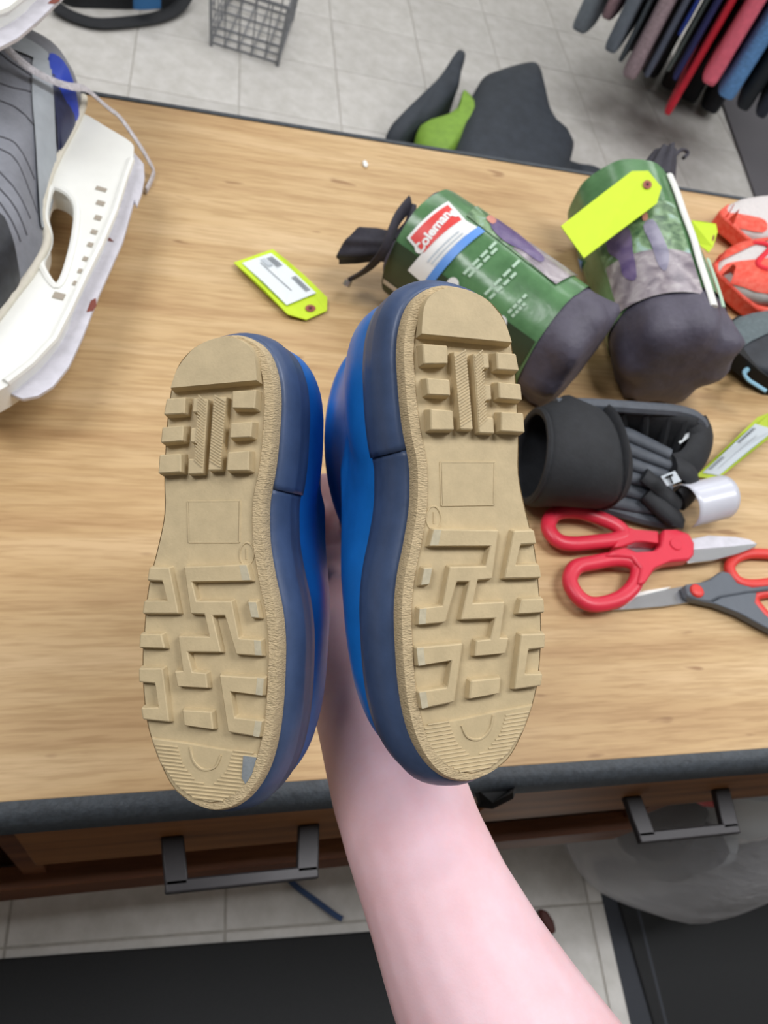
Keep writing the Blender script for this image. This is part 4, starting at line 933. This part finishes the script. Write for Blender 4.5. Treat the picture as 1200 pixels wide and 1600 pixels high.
sb = thing('strap_bag', 'black bag with a looped strap and blue patch on the tiles behind the skates', 'bag', at(190, 10, 0))
MB().tube(spl([at(85, 8, .02), at(110, 24, .015), at(150, 36, .014), at(200, 34, .014), at(245, 27, .014), at(275, 14, .016), at(290, -6, .03)], 4, False), .024, 8, flat=.4).build('strap', 'black_fabric', sb, smooth=60)
slab([(100, -8, .03), (160, 4, .02), (220, 5, .02), (262, 4, .02), (292, -8, .03), (300, -50, .04), (250, -90, .04), (140, -90, .04), (85, -50, .04)], .003, .09).build('body', 'black_fabric', sb, smooth=70)
slab([(208, -14, .10), (228, -4, .085), (248, -6, .085), (250, -20, .11), (225, -28, .11)], .05, .012).build('patch', 'logo_blue' if False else mat('blue_patch', (30, 96, 150), .5), sb, smooth=70)

# ------------------------------------------------------------------ hanging clothes
rail_n = Vector((.53, .85, 0)).normalized(); rail_d = Vector((.85, -.53, 0)).normalized(); K = .53 * 1.23 + .85 * 2.47
def onplane(px, py, off=0.0):
    r = ray(px, py); n_ = Vector((.53, .85, 0)); return CAM + r * ((K + off) / r.dot(n_))
GAR = [('grey cotton top hanging at the far end of the rail', (118, 126, 134), (893, 46), (914, 38), .05, 0), ('mauve top hanging second from the far end', (150, 122, 128), (944, 30), (958, 34), .06, 1),
       ('long plain slate grey top with a curved hem', (104, 112, 122), (941, 77), (972, 70), 0, 0), ('charcoal heather top beside the slate grey one', (76, 84, 90), (963, 95), (985, 80), .03, 1), ('mauve heather jumper with a ribbed hem', (156, 136, 142), (966, 116), (998, 122), 0, 1),
       ('steel grey sweatshirt with a cuff hanging low', (84, 90, 106), (1002, 118), (1020, 118), .01, 0), ('sage grey shirt tail hanging behind the navy top', (104, 112, 108), (1038, 110), (1050, 116), .06, 0), ('royal blue top hanging short', (38, 62, 150), (1055, 54), (1067, 58), .02, 0),
       ('navy top with a dark sheen hanging next to the red one', (40, 42, 92), (1046, 122), (1068, 116), .0, 0), ('bright red garment hanging lowest toward the floor', (196, 32, 52), (1033, 176), (1058, 176), .0, 0), ('black top hanging beside the coral pink one', (28, 28, 34), (1085, 120), (1094, 116), .05, 0),
       ('coral pink sweatshirt with a deep hem band', (226, 104, 124), (1091, 121), (1119, 140), -.03, 0), ('faded blue denim garment with a pale edge', (92, 138, 190), (1116, 146), (1146, 154), -.01, 1), ('black coat hanging past the denim', (26, 30, 36), (1150, 168), (1176, 170), .02, 0), ('dark navy coat hanging last before the frame edge', (32, 36, 50), (1178, 180), (1206, 180), .0, 0), ('grey green coat hanging at the near end of the rail', (96, 104, 98), (1208, 178), (1240, 188), .0, 0)]
GZ = 1.30
def usp(g): return [onplane(*g[2], g[4]).dot(rail_d), onplane(*g[3], g[4]).dot(rail_d)]
GAR.sort(key=lambda g: sum(usp(g)))
cen = [sum(usp(g)) / 2 for g in GAR]
wid = [abs(usp(g)[1] - usp(g)[0]) for g in GAR]
lim = [cen[0] - .03] + [cen[i] + (cen[i + 1] - cen[i]) * wid[i] / (wid[i] + wid[i + 1]) for i in range(len(cen) - 1)] + [cen[-1] + .04]
ra = onplane(880, 30, 0); rb_ = onplane(1250, 200, 0)
p0 = Vector((ra.x, ra.y, 0)) + rail_n * .23 - rail_d * 1.25; p1 = Vector((rb_.x, rb_.y, 0)) + rail_n * .23 + rail_d * .35
for k, (lab, colr, pl_, pr_, off, rough_) in enumerate(GAR):
    a_, b_ = onplane(*pl_, off), onplane(*pr_, off)
    zb = max(.05, min(a_.z, b_.z)); tilt = (b_.z - a_.z)
    wv = lim[k + 1] - lim[k] - .008; a_ = a_ + rail_d * (lim[k] + .004 - a_.dot(rail_d)); dep = .42 + .06 * random.random()
    t = thing('hanging_garment', lab, 'garment', (a_.x, a_.y, zb), 'clothes hanging on the rail')
    ph_ = random.random() * 6; R = []
    zl = [zb, zb + .012, zb + .05, zb + .11, zb + .2, zb + .35, zb + .55, zb + .8, GZ - .08, GZ - .02]
    for zi, z in enumerate(zl):
        f_ = (z - zb) / (GZ - zb); ring = []; n = 28
        sh = 1 - .75 * max(0, (f_ - .75) / .25) ** 1.5
        cc = Vector((a_.x, a_.y, 0)) + rail_d * wv / 2 + rail_n * (dep / 2)
        for i in range(n):
            q = 2 * math.pi * i / n; cx, sy_ = math.cos(q), math.sin(q)
            u = math.copysign(abs(cx) ** .45, cx) * wv / 2 * (1.0 - .25 * f_) * (.94 if zi == 0 else 1); v = math.copysign(abs(sy_) ** .45, sy_) * dep / 2 * sh * (.98 if zi == 0 else 1)
            u += .0016 * math.sin(((cc + rail_n * v).dot(rail_n)) * 24)
            zz = z
            p = cc + rail_d * u + rail_n * v; ring.append(Vector((p.x, p.y, zz)))
        R.append(ring)
    mm = mat('cloth_%d' % k, colr, .85, .10 if not rough_ else .28, 60 if not rough_ else 140, .25, 30, bdist=.006)
    MB().loft(R).build('cloth', mm, t, smooth=70)
    top = sum(R[-1], Vector()) / 28
    bp_ = p0 + rail_d * (top - p0).dot(rail_d) + Vector((0, 0, GZ + .085))
    MB().tube([top, bp_ - rail_n * .021 - Vector((0, 0, .03))] + [bp_ - rail_n * .021 * math.cos(q) + Vector((0, 0, .021 * math.sin(q))) for q in [math.pi * j / 8 for j in range(9)]], .002, 6).build('hanger_hook', 'chrome', t)
    if 'pink' in lab and 'coral' in lab:
        hb_ = [[p + (p - sum(R[1], Vector()) / 28).normalized() * .003 + Vector((0, 0, h)) for p in R[1]] for h in (0, .075)]
        MB().loft(hb_, False, False).build('hem_band', mm, t, smooth=70)
for k, (lab, colr, px_, wv, zb) in enumerate([('added charcoal coat in the back row, filling the dark behind the slate grey tops', (52, 50, 52), 962, .072, .10), ('added black coat in the back row, filling the dark behind the mauve jumper', (22, 22, 25), 1012, .078, .05), ('added dark brown coat in the back row, filling the dark behind the navy top', (38, 30, 28), 1062, .078, .04), ('added black trousers in the back row, filling the dark behind the pink sweatshirt', (20, 20, 24), 1112, .080, .035), ('added dark slate coat in the back row, filling the dark behind the black coats', (30, 32, 38), 1166, .085, .035)]):  # added dark clothes, stand in for the dark area below the front hems
    f0 = onplane(px_, 120, 0); cc = Vector((f0.x, f0.y, 0)) + rail_n * .74
    t = thing('hanging_garment', lab, 'garment', (cc.x, cc.y, zb), 'added dark clothes filling the back row')
    R = []
    for z in (zb, zb + .01, zb + .1, zb + .4, .9, 1.2, 1.28):
        sh = 1 - .7 * max(0, (z - .95) / .35) ** 1.5
        R.append([cc + rail_d * (math.copysign(abs(math.cos(q)) ** .45, math.cos(q)) * wv / 2 * .93) + rail_n * (math.copysign(abs(math.sin(q)) ** .45, math.sin(q)) * .21 * sh) + Vector((0, 0, z)) for q in [2 * math.pi * i / 28 for i in range(28)]])
    MB().loft(R).build('cloth', mat('dark_fill_cloth_%d' % k, colr, .85, .12, 60, .25, 30, bdist=.006), t, smooth=70)
    bp_ = cc + Vector((0, 0, GZ + .085))
    MB().tube([cc + Vector((0, 0, 1.28)), bp_ - rail_n * .021 - Vector((0, 0, .03))] + [bp_ - rail_n * .021 * math.cos(q) + Vector((0, 0, .021 * math.sin(q))) for q in [math.pi * j / 8 for j in range(9)]], .002, 6).build('hanger_hook', 'chrome', t)
    if k == 0: c_first = cc
    c_last = cc
r2t = thing('clothes_rail', 'added metal rail carrying the dark filler clothes behind the first row', 'clothes rail', (1.9, 2.9, 0))  # added only to carry the dark filler row
q0, q1 = c_first - rail_d * 1.1, c_last + rail_d * .4
MB().tube([q0 + Vector((0, 0, GZ + .085)), q1 + Vector((0, 0, GZ + .085))], .014, 10).build('bar', 'chrome', r2t)
for p in (q0, q1):
    MB().tube([p + Vector((0, 0, GZ + .085)), p + Vector((0, 0, .012))], .014, 10).build('upright', 'chrome', r2t)
    MB().tube([p - rail_n * .18 + Vector((0, 0, .014)), p + rail_n * .25 + Vector((0, 0, .014))], .012, 8).build('foot', 'chrome', r2t)
rt = thing('clothes_rail', 'metal rail on which the row of clothes hangs', 'clothes rail', (1.6, 2.5, 0))
MB().tube([p0 + Vector((0, 0, GZ + .085)), p1 + Vector((0, 0, GZ + .085))], .014, 10).build('bar', 'chrome', rt)
for p in (p0, p1):
    MB().tube([p + Vector((0, 0, GZ + .085)), p + Vector((0, 0, .012))], .014, 10).build('upright', 'chrome', rt)
    MB().tube([p - rail_n * .25 + Vector((0, 0, .014)), p + rail_n * .25 + Vector((0, 0, .014))], .012, 8).build('foot', 'chrome', rt)

# ------------------------------------------------------------------ clear plastic bag, cord and scrap in front of the bench
mp_ = bpy.data.materials.new('clear_plastic'); mp_.use_nodes = True; nt = mp_.node_tree
for n_ in list(nt.nodes): nt.nodes.remove(n_)
out = nt.nodes.new('ShaderNodeOutputMaterial'); mxs = nt.nodes.new('ShaderNodeMixShader'); tr = nt.nodes.new('ShaderNodeBsdfTransparent'); pr_b = nt.nodes.new('ShaderNodeBsdfPrincipled')
pr_b.inputs['Base Color'].default_value = (.8, .8, .84, 1); pr_b.inputs['Roughness'].default_value = .28
lw = nt.nodes.new('ShaderNodeLayerWeight'); lw.inputs[0].default_value = .35
mr = nt.nodes.new('ShaderNodeMapRange'); mr.inputs[3].default_value = .16; mr.inputs[4].default_value = .75; nt.links.new(lw.outputs['Facing'], mr.inputs[0])
tcx = nt.nodes.new('ShaderNodeTexCoord'); nz = nt.nodes.new('ShaderNodeTexNoise'); nz.inputs['Scale'].default_value = 9; nz.inputs['Detail'].default_value = 5; nt.links.new(tcx.outputs['Object'], nz.inputs[0])
bp = nt.nodes.new('ShaderNodeBump'); bp.inputs['Strength'].default_value = .8; bp.inputs['Distance'].default_value = .02; nt.links.new(nz.outputs[0], bp.inputs['Height']); nt.links.new(bp.outputs[0], pr_b.inputs['Normal'])
nt.links.new(mr.outputs[0], mxs.inputs[0]); nt.links.new(tr.outputs[0], mxs.inputs[1]); nt.links.new(pr_b.outputs[0], mxs.inputs[2]); nt.links.new(mxs.outputs[0], out.inputs[0])
M['clear'] = mp_
cb = thing('plastic_bag', 'bulging clear plastic bag of dark items below the drawer handle', 'plastic bag', (.88, .23, 0))
cc = Vector((.86, .19, 0)); n = 40; R = []
for z, k in ((.018, .55), (.022, .80), (.06, .95), (.12, 1.02), (.20, 1.02), (.30, .96), (.38, .86), (.44, .66), (.48, .4), (.49, .15)):
    R.append([Vector((cc.x + .205 * k * (1 + .03 * math.sin(5 * q + z * 9)) * math.cos(q), cc.y + .165 * k * (1 + .035 * math.sin(4 * q + z * 14)) * math.sin(q), z)) for q in [2 * math.pi * i / n for i in range(n)]])
MB().loft(R).build('film', 'clear', cb, smooth=80)
def lump(c_, r_, name, m, sq=.6, seed=0):
    mb = MB(); R = []
    for j in range(1, 8):
        ph2 = math.pi * j / 8
        R.append([Vector(c_) + Vector((r_ * math.sin(ph2) * math.cos(q) * (1 + .18 * math.sin(3 * q + seed)), r_ * .8 * math.sin(ph2) * math.sin(q) * (1 + .15 * math.sin(2 * q + seed + j)), -r_ * sq * math.cos(ph2))) for q in [2 * math.pi * i / 16 for i in range(16)]])
    return mb.loft(R).build(name, m, cb, smooth=80)
lump((.760, .16, .21), .072, 'bagged_item', 'black_fabric', 1.1, 1)
lump((.775, .19, .35), .042, 'bagged_item', 'logo_red', .8, 2)
lump((.835, .13, .15), .066, 'bagged_item', 'shoe_dark', 1.0, 3)
lump((.945, .18, .24), .085, 'bagged_item', 'sticker', 1.1, 4)
lump((.87, .21, .33), .070, 'bagged_item', 'print_pale', .9, 5)
lump((.92, .15, .10), .065, 'bagged_item', 'skate_light', .9, 6)
co_ = thing('blue_rope', 'short blue cord on the tiles under the bench', 'cord', at(490, 1405, 0))
MB().tube(spl([at(440, 1360, .006), at(462, 1384, .006), at(490, 1405, .006), at(524, 1430, .014), at(535, 1436, .016)], 4, False), .0045, 8).build('strand', 'cord_blue', co_)
sp = thing('brown_scrap', 'small dark brown oblong scrap on the tiles beside the arm', 'scrap', at(848, 1436, 0))
q = [at(838, 1420, .004), at(852, 1424, .004), at(862, 1440, .004), at(866, 1458, .004), at(856, 1462, .004), at(842, 1440, .004)]
MB().prism([p.xy for p in q], .002, .016).build('scrap_body', 'brown', sp, bevel=.005)
fk = thing('plaster_fleck', 'tiny white fleck near the back edge of the worktop', 'fleck', at(570, 258, ZT))
MB().prism(P2([(566, 254), (571, 253), (575, 260), (572, 264), (567, 261)], ZT), ZT + .0002, ZT + .003).build('fleck_body', 'white_plastic', fk, bevel=.001)
for o in bpy.data.objects:
    if '_world' in o: del o['_world']
